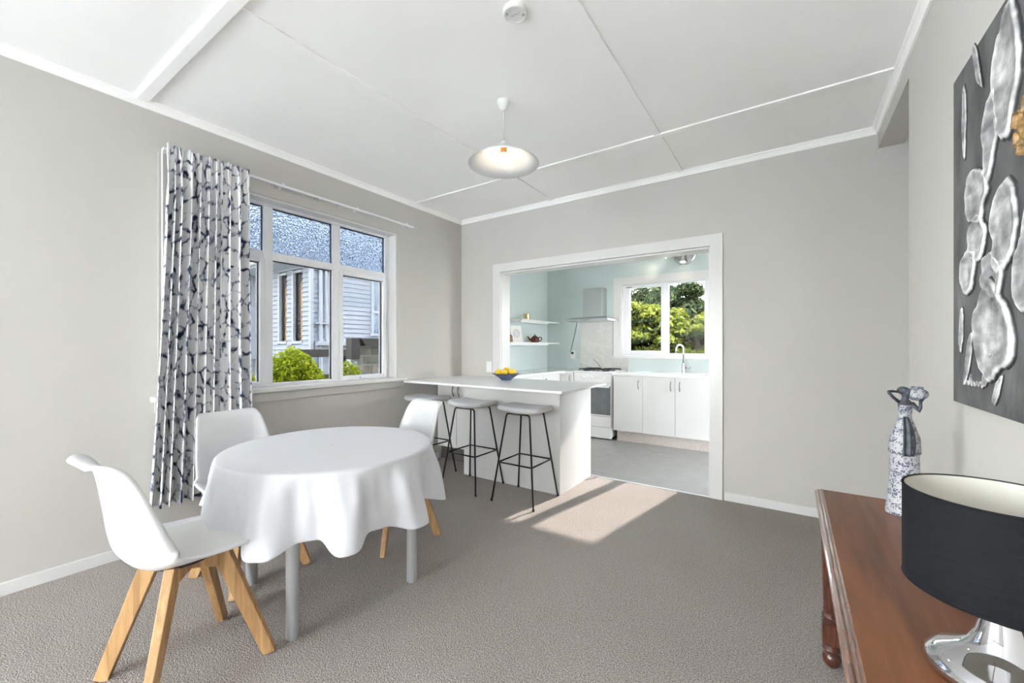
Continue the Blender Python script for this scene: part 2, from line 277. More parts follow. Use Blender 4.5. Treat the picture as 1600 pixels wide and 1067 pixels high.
# ------------------------------------------------------------------ mesh helpers
class MB:
    def __init__(s): s.v = []; s.f = []
    def add(s, vs, fs):
        o = len(s.v); s.v += [tuple(p) for p in vs]; s.f += [tuple(i+o for i in q) for q in fs]; return s
    def box(s, x0, x1, y0, y1, z0, z1):
        return s.add([(x0,y0,z0),(x1,y0,z0),(x1,y1,z0),(x0,y1,z0),(x0,y0,z1),(x1,y0,z1),(x1,y1,z1),(x0,y1,z1)],
                     [(0,3,2,1),(4,5,6,7),(0,1,5,4),(1,2,6,5),(2,3,7,6),(3,0,4,7)])
    def prism(s, poly, a0, a1, axis='z'):
        k = len(poly)
        def P(p, a): return (p[0], p[1], a) if axis == 'z' else ((p[0], a, p[1]) if axis == 'y' else (a, p[0], p[1]))
        vs = [P(p, a0) for p in poly]+[P(p, a1) for p in poly]
        fs = [tuple(range(k))[::-1], tuple(range(k, 2*k))]+[(i, (i+1) % k, k+(i+1) % k, k+i) for i in range(k)]
        return s.add(vs, fs)
    def lathe(s, prof, cx=0, cy=0, seg=32, sx_=1, sy_=1, cap=True):
        vs = []; fs = []
        for r, z in prof:
            for i in range(seg):
                a = 2*PI*i/seg; vs.append((cx+r*sx_*math.cos(a), cy+r*sy_*math.sin(a), z))
        for j in range(len(prof)-1):
            for i in range(seg):
                k = (i+1) % seg; fs.append((j*seg+i, j*seg+k, (j+1)*seg+k, (j+1)*seg+i))
        if cap:
            fs.append(tuple(range(seg))[::-1]); fs.append(tuple((len(prof)-1)*seg+i for i in range(seg)))
        return s.add(vs, fs)
    def tube(s, pts, r, seg=10, closed=False, cap=True):
        pts = [Vector(p) for p in pts]; N = len(pts); vs = []; fs = []
        rs = r if isinstance(r, (list, tuple)) else [r]*N
        up = Vector((0, 0, 1)); prev = None
        for i, p in enumerate(pts):
            a = pts[(i-1) % N] if (i > 0 or closed) else p; c = pts[(i+1) % N] if (i < N-1 or closed) else p
            t = (c-a); t = t.normalized() if t.length > 1e-9 else Vector((0, 0, 1))
            if prev is None:
                u = t.cross(up)
                if u.length < .05: u = t.cross(Vector((0, 1, 0)))
            else: u = prev-t*prev.dot(t)
            u.normalize(); w = t.cross(u); prev = u
            for k in range(seg):
                q = 2*PI*k/seg; vs.append(p+(u*math.cos(q)+w*math.sin(q))*rs[i])
        for i in range(N if closed else N-1):
            j = (i+1) % N
            for k in range(seg):
                m = (k+1) % seg; fs.append((i*seg+k, i*seg+m, j*seg+m, j*seg+k))
        if cap and not closed:
            fs.append(tuple(range(seg))[::-1]); fs.append(tuple((N-1)*seg+k for k in range(seg)))
        return s.add(vs, fs)
    def beam(s, p0, p1, w0, d0, w1=None, d1=None, side=(1, 0, 0)):
        p0 = Vector(p0); p1 = Vector(p1); t = (p1-p0).normalized(); sd = Vector(side); sd = (sd-t*sd.dot(t)).normalized(); q = t.cross(sd)
        w1 = w1 or w0; d1 = d1 or d0; vs = []
        for p, w, d in ((p0, w0, d0), (p1, w1, d1)):
            for a, c in ((-1,-1),(1,-1),(1,1),(-1,1)): vs.append(p+sd*a*w/2+q*c*d/2)
        return s.add(vs, [(0,3,2,1),(4,5,6,7),(0,1,5,4),(1,2,6,5),(2,3,7,6),(3,0,4,7)])
    def sphere(s, c, r, seg=16, rings=10, sc=(1,1,1), rot=None):
        vs = []; fs = []; R = rot or Matrix.Identity(3)
        for j in range(1, rings):
            th = PI*j/rings
            for i in range(seg):
                a = 2*PI*i/seg
                vs.append(Vector(c)+R @ Vector((r*sc[0]*math.sin(th)*math.cos(a), r*sc[1]*math.sin(th)*math.sin(a), r*sc[2]*math.cos(th))))
        for j in range(rings-2):
            for i in range(seg):
                k = (i+1) % seg; fs.append((j*seg+i, (j+1)*seg+i, (j+1)*seg+k, j*seg+k))
        t = len(vs); vs.append(Vector(c)+R @ Vector((0,0,r*sc[2]))); vs.append(Vector(c)+R @ Vector((0,0,-r*sc[2])))
        for i in range(seg):
            k = (i+1) % seg; fs.append((t, i, k)); fs.append((t+1, (rings-2)*seg+k, (rings-2)*seg+i))
        return s.add(vs, fs)
    def grid(s, f, nu, nv, wrap=False):
        vs = [f(i/(nu if wrap else nu-1), j/(nv-1)) for j in range(nv) for i in range(nu)]
        fs = [(j*nu+i, j*nu+(i+1) % nu, (j+1)*nu+(i+1) % nu, (j+1)*nu+i) for j in range(nv-1) for i in range(nu if wrap else nu-1)]
        return s.add(vs, fs)
    def mesh(s, name):
        m = bpy.data.meshes.new(name); m.from_pydata(s.v, [], s.f); m.update(); return m
    def build(s, name, mat, parent=None, bev=0, smooth=False, solid=0, off=-1, sub=0, bseg=2, fixn=True):
        m = s.mesh(name)
        bm = bmesh.new(); bm.from_mesh(m)
        if fixn: bmesh.ops.recalc_face_normals(bm, faces=bm.faces)
        if bev > 0: bmesh.ops.bevel(bm, geom=[e for e in bm.edges if e.calc_face_angle(0) > .5], offset=bev, segments=bseg, profile=.6, affect='EDGES', clamp_overlap=True)
        bm.to_mesh(m); bm.free()
        if smooth:
            m.polygons.foreach_set('use_smooth', [True]*len(m.polygons))
            if smooth == 'auto': m.set_sharp_from_angle(angle=math.radians(35))
        m.materials.append(mat)
        o = bpy.data.objects.new(name, m); C.objects.link(o)
        if parent is not None:
            o.parent = parent
            L = parent.get('_w')
            if L: m.transform(Matrix.Translation(-Vector(L)))
        if solid:
            md = o.modifiers.new('solid', 'SOLIDIFY'); md.thickness = solid; md.offset = off
        if sub:
            md = o.modifiers.new('sub', 'SUBSURF'); md.levels = sub; md.render_levels = sub
        return o
def thing(name, label, cat, loc=(0, 0, 0), rz=0, group=None, world=False, kind=None):
    o = bpy.data.objects.new(name, None); C.objects.link(o); o.location = loc; o.rotation_euler = (0, 0, rz)
    o.empty_display_size = .05
    if kind: o['kind'] = kind
    if label: o['label'] = label
    if cat: o['category'] = cat
    if group: o['group'] = group
    if world: o['_w'] = list(loc)
    return o
def tag(o, label, cat, group=None, kind=None):
    o['label'] = label
    if cat: o['category'] = cat
    if group: o['group'] = group
    if kind: o['kind'] = kind
    return o
def struct(o, label=None):
    o['kind'] = 'structure'
    if label: o['label'] = label
    return o
def bx(name, mat, parent, X, Y, Z, bev=.002, **k):
    return MB().box(X[0], X[1], Y[0], Y[1], Z[0], Z[1]).build(name, mat, parent, bev=bev, **k)
def sub_child(o, p):  # mesh child of a mesh whose thing holds world-built coordinates
    o.parent = p
def dup(root, loc, rz, label, suffix_map=None):
    r = root.copy(); C.objects.link(r); r.location = loc; r.rotation_euler = (0, 0, rz); r['label'] = label
    for ch in list(root.children):
        c = ch.copy(); C.objects.link(c); c.parent = r
        for g in ch.children:
            d = g.copy(); C.objects.link(d); d.parent = c
    return r

# ================================================================== ROOM SHELL
XL, YB, XR, ZC = -3.148, 3.604, .478, 2.65
YK = 5.63; YR = -3.6
FT = .12
# floors
fl = struct(bx('floor', carpet, None, (XL, 2.2), (YR, YB+.0), (-.08, 0), bev=0), 'brown-grey loop pile carpet across the dining room')
fk = struct(bx('floor_kitchen', vinyl, None, (XL, .7), (YB, YK), (-.08, -.003), bev=0), 'smooth grey vinyl floor in the kitchen')
struct(bx('trim_1', alu, None, (-2.584, -.528), (YB-.012, YB+.012), (-.002, .003), bev=.001), 'thin threshold strip between carpet and vinyl')
# ceilings
cl = struct(bx('ceiling', ceilp, None, (XL, 2.2), (YR, YB+.146), (ZC, ZC+.06), bev=0), 'white sheet ceiling with cover battens')
struct(bx('ceiling_kitchen', ceilp, None, (XL, .7), (YB+.146, YK), (ZC, ZC+.06), bev=0), 'white kitchen ceiling')
for x in (-1.955, -.752):
    for y0, y1 in ((YR, .745), (.80, 2.87), (2.915, YB-.03)):
        bx('batten', ceilp, cl, (x-.022, x+.022), (y0, y1), (ZC-.009, ZC+.002), bev=.004)
for y, w in ((2.893, .022), ):
    bx('batten', ceilp, cl, (XL+.03, XR-.03), (y-w, y+w), (ZC-.0095, ZC+.002), bev=.004)
bx('batten', ceilp, cl, (XL+.03, XR-.03), (.745, .80), (ZC-.020, ZC+.002), bev=.004)
# left wall (dining) with window hole  Y .952-2.658, Z .90-2.285
WY0, WY1, WZ0, WZ1 = .952, 2.658, .90, 2.285
wl = MB(); x0, x1 = XL-.20, XL
LY0, LY1, LZ0, LZ1 = -3.45, -.95, .45, 2.42
wl.box(x0, x1, YR-.1, LY0, -.05, ZC); wl.box(x0, x1, LY0, LY1, -.05, LZ0); wl.box(x0, x1, LY0, LY1, LZ1, ZC); wl.box(x0, x1, LY1, WY0, -.05, ZC)
wl.box(x0, x1, WY1, YB+.073, -.05, ZC)
wl.box(x0, x1, WY0, WY1, -.05, WZ0); wl.box(x0, x1, WY0, WY1, WZ1, ZC)
struct(wl.build('wall_left', wallp), 'off-white painted wall with the wide window')
struct(bx('wall_kitchen_left', tealp, None, (XL-.20, XL), (YB+.073, YK+.2), (-.05, ZC), bev=0), 'pale teal kitchen wall carrying the shelves')
# back wall with wide opening
wb = MB(); OX0, OX1, OZ = -2.584, -.528, 2.005
for (a, c, z0, z1) in ((XL, OX0, -.05, ZC), (OX0, OX1, OZ, ZC), (OX1, 2.2, -.05, ZC)):
    wb.box(a, c, YB, YB+.146, z0, z1)
struct(wb.build('wall_back', wallp), 'off-white wall with wide opening to kitchen')
# right wall with recess opening
wr = MB()
wr.box(XR, XR+.126, YR, 2.745, -.05, ZC); wr.box(XR, XR+.126, 2.745, YB, 2.511, ZC)
struct(wr.build('wall_right', wallp), 'off-white wall carrying the flower canvas, with hall opening')
hw = MB(); HY0, HY1, HZ0, HZ1 = .30, .85, .60, 2.20
hw.box(2.2, 2.3, 0, HY0, -.05, ZC); hw.box(2.2, 2.3, HY1, YB+.1, -.05, ZC); hw.box(2.2, 2.3, HY0, HY1, -.05, HZ0); hw.box(2.2, 2.3, HY0, HY1, HZ1, ZC)
struct(hw.build('wall_hall', wallp), 'hallway wall with glazing added for fill light')
portal('portal_hall', (2.35, (HY0+HY1)/2, (HZ0+HZ1)/2), (PI/2, 0, PI/2), HY1-HY0, HZ1-HZ0)
struct(bx('wall_hall_end', wallp, None, (XR+.126, 2.3), (-.1, .0), (-.05, ZC), bev=0), 'hallway end wall')
RX0, RX1, RZ0, RZ1 = -3.08, -1.30, .05, 2.25
rw = MB()
rw.box(XL, RX0, YR-.12, YR, -.05, ZC); rw.box(RX1, XR+.126, YR-.12, YR, -.05, ZC); rw.box(RX0, RX1, YR-.12, YR, RZ1, ZC); rw.box(RX0, RX1, YR-.12, YR, -.05, RZ0)
struct(rw.build('wall_rear', wallp), 'off-white wall behind the viewer with glazed doors placed for fill light')
portal('portal_rear', ((RX0+RX1)/2, YR-.14, (RZ0+RZ1)/2), (PI/2, 0, PI), RX1-RX0, RZ1-RZ0)
portal('portal_left_rear', (XL-.25, (LY0+LY1)/2, (LZ0+LZ1)/2), (PI/2, 0, -PI/2), LY1-LY0, LZ1-LZ0)
portal('portal_left', (XL-.25, (WY0+WY1)/2, (WZ0+WZ1)/2), (PI/2, 0, -PI/2), WY1-WY0, WZ1-WZ0)
# kitchen back wall with window hole
KX0, KX1, KZ0, KZ1 = -1.96, -.26, 1.075, 2.065
kb = MB()
kb.box(XL, KX0, YK, YK+.16, -.05, ZC); kb.box(KX1, .7, YK, YK+.16, -.05, ZC); kb.box(KX0, KX1, YK, YK+.16, -.05, KZ0); kb.box(KX0, KX1, YK, YK+.16, KZ1, ZC)
struct(kb.build('wall_kitchen_back', tealp), 'pale teal kitchen wall with range hood and window')
krw = MB(); DY0, DY1, DZ0, DZ1 = 4.20, 4.90, .12, 2.1
krw.box(.7, .8, YB+.146, DY0, -.05, ZC); krw.box(.7, .8, DY1, YK+.16, -.05, ZC); krw.box(.7, .8, DY0, DY1, -.05, DZ0); krw.box(.7, .8, DY0, DY1, DZ1, ZC)
struct(krw.build('wall_kitchen_right', tealp), 'pale teal kitchen side wall with a glazed door added for fill light')
portal('portal_door', (.85, (DY0+DY1)/2, (DZ0+DZ1)/2), (PI/2, 0, PI/2), DY1-DY0, DZ1-DZ0)
struct(bx('roof_slab', roofm, None, (XL-.35, 2.6), (YR-.15, YK+.25), (ZC+.07, ZC+.16), bev=0), 'flat roof over the rooms')
portal('portal_kitchen', ((KX0+KX1)/2, YK+.2, (KZ0+KZ1)/2), (-PI/2, 0, PI), KX1-KX0, KZ1-KZ0)

# cornices (small cove section), baseboards
def cornice(name, p0, p1, nrm, label):
    # section: (distance from wall, drop from ceiling)
    sec = [(0, 0), (.034, 0), (.034, .008), (.022, .016), (.014, .028), (.010, .045), (0, .045)]
    mb = MB(); p0 = Vector(p0); p1 = Vector(p1); nn = Vector(nrm); k = len(sec)
    vs = [p+nn*a-Vector((0, 0, d)) for p in (p0, p1) for a, d in sec]
    fs = [tuple(range(k)), tuple(range(k, 2*k))]+[(i, (i+1) % k, k+(i+1) % k, k+i) for i in range(k)]
    return struct(mb.add(vs, fs).build(name, ceilp), label)
cornice('trim_cornice_left', (XL, YR, ZC), (XL, YB, ZC), (1, 0, 0), 'slim white cornice above the window wall')
cornice('trim_cornice_back', (XL, YB, ZC), (XR, YB, ZC), (0, -1, 0), 'slim white cornice above the kitchen opening')
cornice('trim_cornice_right', (XR, YR, ZC), (XR, YB, ZC), (-1, 0, 0), 'slim white cornice above the canvas wall')
def baseboard(name, X, Y, label):
    return struct(bx(name, trimp, None, X, Y, (0, .064), bev=.004), label)
baseboard('baseboard_left', (XL, XL+.014), (YR, 3.23), 'white skirting board below the window')
baseboard('baseboard_back', (-.43, 2.2), (YB-.014, YB), 'white skirting board beside the kitchen opening')
baseboard('baseboard_right', (XR-.014, XR), (YR, 2.745), 'white skirting board behind the sideboard')
# opening casing and lining
cs = struct(thing('trim_2', 'white flat architrave and lining framing the kitchen opening', None, (-1.55, YB, 0), world=True))
bx('jamb_board', trimp, cs, (OX1-.002, OX1+.089), (YB-.02, YB), (0, 2.005), bev=.002)
bx('jamb_board', trimp, cs, (OX0-.097, OX0+.002), (YB-.02, YB), (.88, 2.005), bev=.002)
bx('head_board', trimp, cs, (OX0-.097, OX1+.089), (YB-.02, YB), (2.004, 2.093), bev=.002)
bx('lining', trimp, cs, (OX0-.004, OX0+.012), (YB-.004, YB+.150), (0, 1.995), bev=.001)
bx('lining', trimp, cs, (OX1-.012, OX1+.004), (YB-.004, YB+.150), (0, 1.995), bev=.001)
bx('lining', trimp, cs, (OX0-.004, OX1+.004), (YB-.004, YB+.150), (1.985, 2.001), bev=.001)

# ------------------------------------------------------------------ window_1 (left wall)
w1 = struct(thing('window_1', 'wide white aluminium window with pebbled glass top lights', None, (XL-.10, 1.805, .9), world=True))
FX0, FX1 = XL-.150, XL-.095      # frame depth range
GX = XL-.128
def fr(name, Y, Z, X=(FX0, FX1), par=w1, bev=.003): return bx(name, alu, par, X, Y, Z, bev=bev)
fr('frame', (WY0, 1.01), (WZ0, WZ1)); fr('frame', (2.600, WY1), (WZ0, WZ1))
fr('frame', (1.01, 2.600), (2.252, WZ1)); fr('frame', (1.01, 2.600), (WZ0, .925))
fr('mullion', (1.494, 1.560), (.925, 2.252)); fr('mullion', (2.050, 2.122), (.925, 2.252))
for a, c in ((1.01, 1.494), (1.560, 2.050), (2.122, 2.600)): fr('transom', (a, c), (1.855, 1.915))
def pane(Y, Z, mat=tinted, x=GX):
    bx('pane', mat, w1, (x-.002, x+.002), (Y[0], Y[1]), (Z[0], Z[1]), bev=0)
    # dark gasket round the pane, four thin bars joined
    g = MB(); t_ = .006
    g.box(x-.004, x+.012, Y[0], Y[0]+t_*.5, Z[0], Z[1]); g.box(x-.004, x+.012, Y[1]-t_, Y[1], Z[0], Z[1]); g.box(x-.004, x+.012, Y[0], Y[1], Z[1]-t_, Z[1])
    g.build('gasket', blackrub, w1)
for a, c in ((1.01, 1.494), (1.560, 2.050), (2.122, 2.600)): pane((a, c), (1.915, 2.252), pebble)
pane((1.560, 2.050), (.925, 1.855))
for a, c in ((1.01, 1.494), (2.122, 2.600)):     # opening sashes
    sx0, sx1 = FX0-.004, FX1+.010
    s_ = MB(); s_.box(sx0, sx1, a-.012, a+.022, .908, 1.862); s_.box(sx0, sx1, c-.028, c+.006, .908, 1.862)
    s_.box(sx0, sx1, a+.022, c-.028, 1.828, 1.862); s_.box(sx0, sx1, a+.022, c-.028, .908, .944)
    s_.build('sash', alu, w1, bev=.003)
    pane((a+.022, c-.028), (.944, 1.828))
bx('sash_latch', alu, w1, (FX1+.008, FX1+.030), (2.31, 2.41), (.915, .932), bev=.004)
# timber reveal lining, sill, apron, architrave
bx('reveal', trimp, w1, (FX1, XL+.004), (WY0-.002, WY0+.012), (WZ0, WZ1), bev=.001)
bx('reveal', trimp, w1, (FX1, XL+.004), (WY1-.012, WY1+.002), (WZ0, WZ1), bev=.001)
bx('reveal', trimp, w1, (FX1, XL+.004), (WY0, WY1), (WZ1-.012, WZ1+.002), bev=.001)
bx('sill', trimp, w1, (FX1, XL+.034), (.815, 2.765), (.872, .903), bev=.004)
bx('apron', wallp, w1, (XL, XL+.012), (.835, 2.755), (.806, .872), bev=.002)
bx('architrave', wallp, w1, (XL, XL+.008), (WY1+.004, 2.755), (.903, 2.37), bev=.002)
bx('architrave', wallp, w1, (XL, XL+.008), (.85, WY0-.004), (.903, 2.37), bev=.002)
bx('architrave', wallp, w1, (XL, XL+.008), (WY0-.004, WY1+.004), (WZ1+.004, 2.37), bev=.002)

# ------------------------------------------------------------------ window_2 (kitchen)
w2 = struct(thing('window_2', 'white kitchen window looking onto sunlit trees', None, (-1.1, YK, 1.07), world=True))
FY0, FY1 = YK+.035, YK+.085; GY = YK+.065
def fk_(name, X, Z, Y=(FY0, FY1), bev=.003): return bx(name, alu, w2, X, Y, Z, bev=bev)
lites = ((-1.853, -1.430), (-1.335, -.900), (-.805, -.362))
fk_('frame', (KX0, -1.90), (KZ0, KZ1)); fk_('frame', (-.315, KX1), (KZ0, KZ1)); fk_('frame', (-1.90, -.315), (2.035, KZ1)); fk_('frame', (-1.90, -.315), (KZ0, 1.115))
fk_('mullion', (-1.385, -1.335), (1.115, 2.035)); fk_('mullion', (-.900, -.850), (1.115, 2.035))
def sash2(a, c):
    s_ = MB(); y0, y1 = FY0-.012, FY1
    s_.box(a-.05, a, y0, y1, 1.11, 2.045); s_.box(c, c+.05, y0, y1, 1.11, 2.045); s_.box(a, c, y0, y1, 2.012, 2.045); s_.box(a, c, y0, y1, 1.11, 1.148)
    s_.build('sash', alu, w2, bev=.003); bx('pane', softint, w2, (a, c), (GY-.002, GY+.002), (1.148, 2.012), bev=0)
sash2(*lites[0]); sash2(*lites[2])
bx('pane', softint, w2, (-1.335, -.900), (GY-.002, GY+.002), (1.115, 2.035), bev=0)
bx('sash_latch', alu, w2, (-1.70, -1.56), (FY0-.035, FY0-.010), (1.112, 1.130), bev=.004)
bx('sash_stay', blackm, w2, (-1.90, -1.82), (FY0-.022, FY0-.012), (2.022, 2.030), bev=.001)
bx('reveal', trimp, w2, (KX0-.002, KX0+.010), (YK-.004, FY0), (KZ0, KZ1), bev=.001)
bx('reveal', trimp, w2, (KX1-.010, KX1+.002), (YK-.004, FY0), (KZ0, KZ1), bev=.001)
bx('reveal', trimp, w2, (KX0, KX1), (YK-.004, FY0), (KZ1-.010, KZ1+.002), bev=.001)
bx('architrave', trimp, w2, (-2.07, KX0), (YK-.018, YK), (1.075, 2.165), bev=.002)
bx('architrave', trimp, w2, (KX1, -.15), (YK-.018, YK), (1.075, 2.165), bev=.002)
bx('architrave', trimp, w2, (KX0, KX1), (YK-.018, YK), (KZ1, 2.165), bev=.002)
bx('sill', trimp, w2, (-2.08, -.14), (YK-.030, FY0), (1.045, 1.078), bev=.003)
# ------------------------------------------------------------------ unseen glazing added as daylight fill
w6 = struct(thing('fill_window_rear', 'unseen glazed doors placed behind the viewer for fill light', None, (-2.2, YR, .05), world=True))  # unseen doors, placed to even out the dining room's brightness
xs = np.linspace(RX0, RX1-.06, 3)
for x in xs: bx('mullion', alu, w6, (x, x+.06), (YR-.09, YR-.03), (RZ0, RZ1))
for a, c in ((RZ0, RZ0+.06), (RZ1-.06, RZ1)): bx('frame', alu, w6, (RX0, RX1), (YR-.086, YR-.034), (a, c))
for i in range(2): bx('pane', clear, w6, (xs[i]+.06, xs[i+1]), (YR-.062, YR-.058), (RZ0+.06, RZ1-.06), bev=0)
w6 = struct(thing('fill_window_left', 'unseen window added behind the viewer for fill light', None, (XL-.1, -1.7, .7), world=True))  # added out of view; lights the right wall and ceiling
ys6 = np.linspace(LY0, LY1-.06, 4)
for y in ys6: bx('mullion', alu, w6, (FX0, FX1), (y, y+.06), (LZ0, LZ1))
for a, c in ((LZ0, LZ0+.06), (LZ1-.06, LZ1)): bx('frame', alu, w6, (FX0+.004, FX1-.004), (LY0, LY1), (a, c))
for i in range(3): bx('pane', clear, w6, (GX-.002, GX+.002), (ys6[i]+.06, ys6[i+1]), (LZ0+.06, LZ1-.06), bev=0)
w5 = struct(thing('fill_window_hall', 'unseen hallway glazing added for fill light', None, (2.25, 1.9, .1), world=True))  # unseen opening added so daylight spills in through the hall
for y in np.linspace(HY0, HY1-.06, 2): bx('mullion', alu, w5, (2.22, 2.27), (y, y+.06), (HZ0, HZ1))
ys5 = np.linspace(HY0, HY1-.06, 2)
for i in range(1): bx('pane', clear, w5, (2.243, 2.247), (ys5[i]+.06, ys5[i+1]), (HZ0, HZ1), bev=0)
w4 = struct(thing('fill_door_kitchen', 'unseen glazed side door added to brighten the kitchen', None, (.75, 4.5, .12), world=True))  # added out of view to lift the kitchen light
for a, c in ((DY0, DY0+.07), (DY1-.07, DY1)): bx('stile', alu, w4, (.73, .77), (a, c), (DZ0, DZ1))
for a, c in ((DZ0, DZ0+.10), (DZ1-.07, DZ1)): bx('rail', alu, w4, (.73, .77), (DY0+.07, DY1-.07), (a, c))
bx('pane', clear, w4, (.748, .752), (DY0+.07, DY1-.07), (DZ0+.10, DZ1-.07), bev=0)

# ================================================================== DINING SET
TC = (-1.936, 1.222); TR = .478; TZ = .695
tb = thing('dining_table', 'round dining table on four round grey legs under a white cloth', 'table', (TC[0], TC[1], 0), math.radians(-9))
MB().lathe([(TR-.02, TZ-.028), (TR, TZ-.022), (TR, TZ-.006), (TR-.006, TZ-.003)], seg=64).build('tabletop', enamel, tb, smooth='auto')
for sx_ in (-1, 1):
    for sy_ in (-1, 1):
        MB().lathe([(.0235, 0), (.026, .004), (.026, TZ-.03)], .285*sx_, .285*sy_, 24).build('leg', tleg, tb, smooth='auto')
MB().box(-.27, .27, -.012, .012, TZ-.075, TZ-.029).box(-.012, .012, -.27, .27, TZ-.075, TZ-.03).build('apron_rail', tleg, tb)

# tablecloth: rim flat, skirt falls in folds (ridge angle, reach, hem height)
ridges = [(-138, .595, .445), (-97, .535, .468), (-60, .578, .398), (-27, .590, .396), (7, .588, .400), (38, .575, .415), (70, .58, .410),
          (101, .575, .41), (133, .58, .41), (163, .575, .41), (194, .58, .415)]
valleys = [(-118, .530, .462), (-76, .515, .455), (-42, .478, .428), (-11, .492, .424), (25, .468, .442), (54, .485, .43), (86, .485, .43),
           (117, .485, .43), (148, .485, .43), (179, .485, .43), (208, .49, .43)]
keys = sorted([(a, r, z) for a, r, z in ridges+valleys])
def keyed(a, col):
    a = (a+152) % 360-152
    ks = [(keys[-1][0]-360,)+keys[-1][1:]]+keys+[(keys[0][0]+360,)+keys[0][1:]]
    for i in range(len(ks)-1):
        if ks[i][0] <= a <= ks[i+1][0]:
            t = (a-ks[i][0])/(ks[i+1][0]-ks[i][0]); t = .5-.5*math.cos(PI*t); t = .5-.5*math.cos(PI*t); t = t**1.3 if ks[i][1] < ks[i+1][1] else 1-(1-t)**1.3
            return ks[i][col]*(1-t)+ks[i+1][col]*t
    return ks[0][col]
RC = .490
def cloth_pt(u, v):
    a = u*360-180; ar = math.radians(a)
    if v < .35:
        r = RC*(v/.35)*.985+.0005; z = .7005+.0005*math.sin(r*40+a*.05)
        if v < 1e-6: r = .0004
        return (r*math.cos(ar), r*math.sin(ar), z)
    t = (v-.35)/.65
    rh, zh = keyed(a, 1), keyed(a, 2)
    # rounded shoulder then the fall
    sh = min(1, t/.08)
    z0 = .7005-.016*(1-math.cos(sh*PI/2)); r0 = RC*.985+.0125*math.sin(sh*PI/2)
    q = max(0, (t-.08)/.92)
    k = q**.80
    r = r0+(rh-r0)*(q**.80 if rh > r0 else q**.6); z = z0+(zh-z0)*q
    # keep the fold fairly full to the top, tiny creases
    r += (.005*math.sin(a*.31+q*4)+.004*math.sin(a*.83+1.3-q*3)*(1-q))*min(1, q*3)
    return (r*math.cos(ar), r*math.sin(ar), z)
cb = MB().grid(cloth_pt, 288, 64, wrap=True)
tcl = cb.build('tablecloth', cloth, None, smooth=True, solid=.0015, off=0)
tcl.location = (TC[0], TC[1], 0)
tag(tcl, 'white cloth draped in folds over the round dining table', 'tablecloth')

# ---- chair
prof = [(.205, .430), (.200, .446), (.175, .455), (.09, .449), (.0, .440), (-.09, .436), (-.150, .446), (-.190, .485), (-.208, .545), (-.218, .62), (-.228, .70), (-.240, .77), (-.256, .808), (-.278, .823), (-.296, .820)]
wid = [.095, .150, .188, .214, .222, .222, .219, .214, .208, .199, .186, .172, .156, .130, .090]
lif = [.0, .004, .010, .022, .038, .060, .080, .092, .086, .068, .048, .030, .016, .004, 0]
def cat(arr, v):
    a = np.asarray(arr, float); n_ = len(a)-1; x = min(max(v, 0), 1)*n_; i = min(int(x), n_-1); t = x-i
    p0, p1, p2, p3 = a[max(i-1, 0)], a[i], a[i+1], a[min(i+2, n_)]
    return .5*((2*p1)+(-p0+p2)*t+(2*p0-5*p1+4*p2-p3)*t*t+(-p0+3*p1-3*p2+p3)*t**3)
def shell_at(u, v, off=0.0):
    c = cat(prof, v); d = cat(prof, min(v+.01, 1))-cat(prof, max(v-.01, 0)); d = d/np.linalg.norm(d)
    nn = np.array([d[1], -d[0]]); w = float(cat(wid, v)); lf = float(cat(lif, v))
    if d[0] > -.2 and nn[0] < 0: pass
    p = c+nn*(lf*abs(u)**3.0+off)
    return (u*w, float(p[0]), float(p[1]))
def make_chair(loc, rz, label):
    t = thing('dining_chair', label, 'chair', loc, rz, 'white moulded dining chairs around the round table')
    MB().grid(lambda u, v: shell_at(2*u-1, v), 29, 61).build('seat_shell', shell, t, smooth=True, solid=.011, off=-1, fixn=False)
    MB().grid(lambda u, v: shell_at((2*u-1)*.93, .055+v*.36, .010*(1-abs(2*u-1)**8)*(1-abs(2*v-1)**10)+.0015), 25, 25).build('seat_pad', pad, t, smooth=True, solid=.004, off=-1, fixn=False)
    for sx_, sy_ in ((-1, -1), (1, -1), (1, 1), (-1, 1)):
        MB().beam((.085*sx_, .075*sy_, .425), (.19*sx_, .195*sy_+(.005), 0.0), .058, .032, .044, .026, side=(sx_*.7, sy_*.7, 0)).build('leg', oak, t, bev=.003)
    MB().beam((-.085, -.075, .395), (.085, .075, .395), .036, .045, side=(1, -1, 0)).build('cross_bar', oak, t, bev=.003)
    MB().beam((.085, -.075, .394), (-.085, .075, .394), .036, .045, side=(1, 1, 0)).build('cross_bar', oak, t, bev=.003)
    MB().lathe([(.085, .412), (.10, .418), (.10, .428)], 0, -.02, 20).build('mount_plate', blackm, t)
    return t
ch1 = make_chair((-1.878, .597, 0), math.radians(3), 'white shell dining chair with oak legs nearest the viewer, seat tucked under the tablecloth')
dup(ch1, (-2.40, 1.045, 0), math.radians(-86), 'white shell dining chair in front of the printed curtain, beyond the round table')
dup(ch1, (-2.085, 1.752, 0), math.radians(180-8), 'white shell dining chair on the bar stool side of the round table')

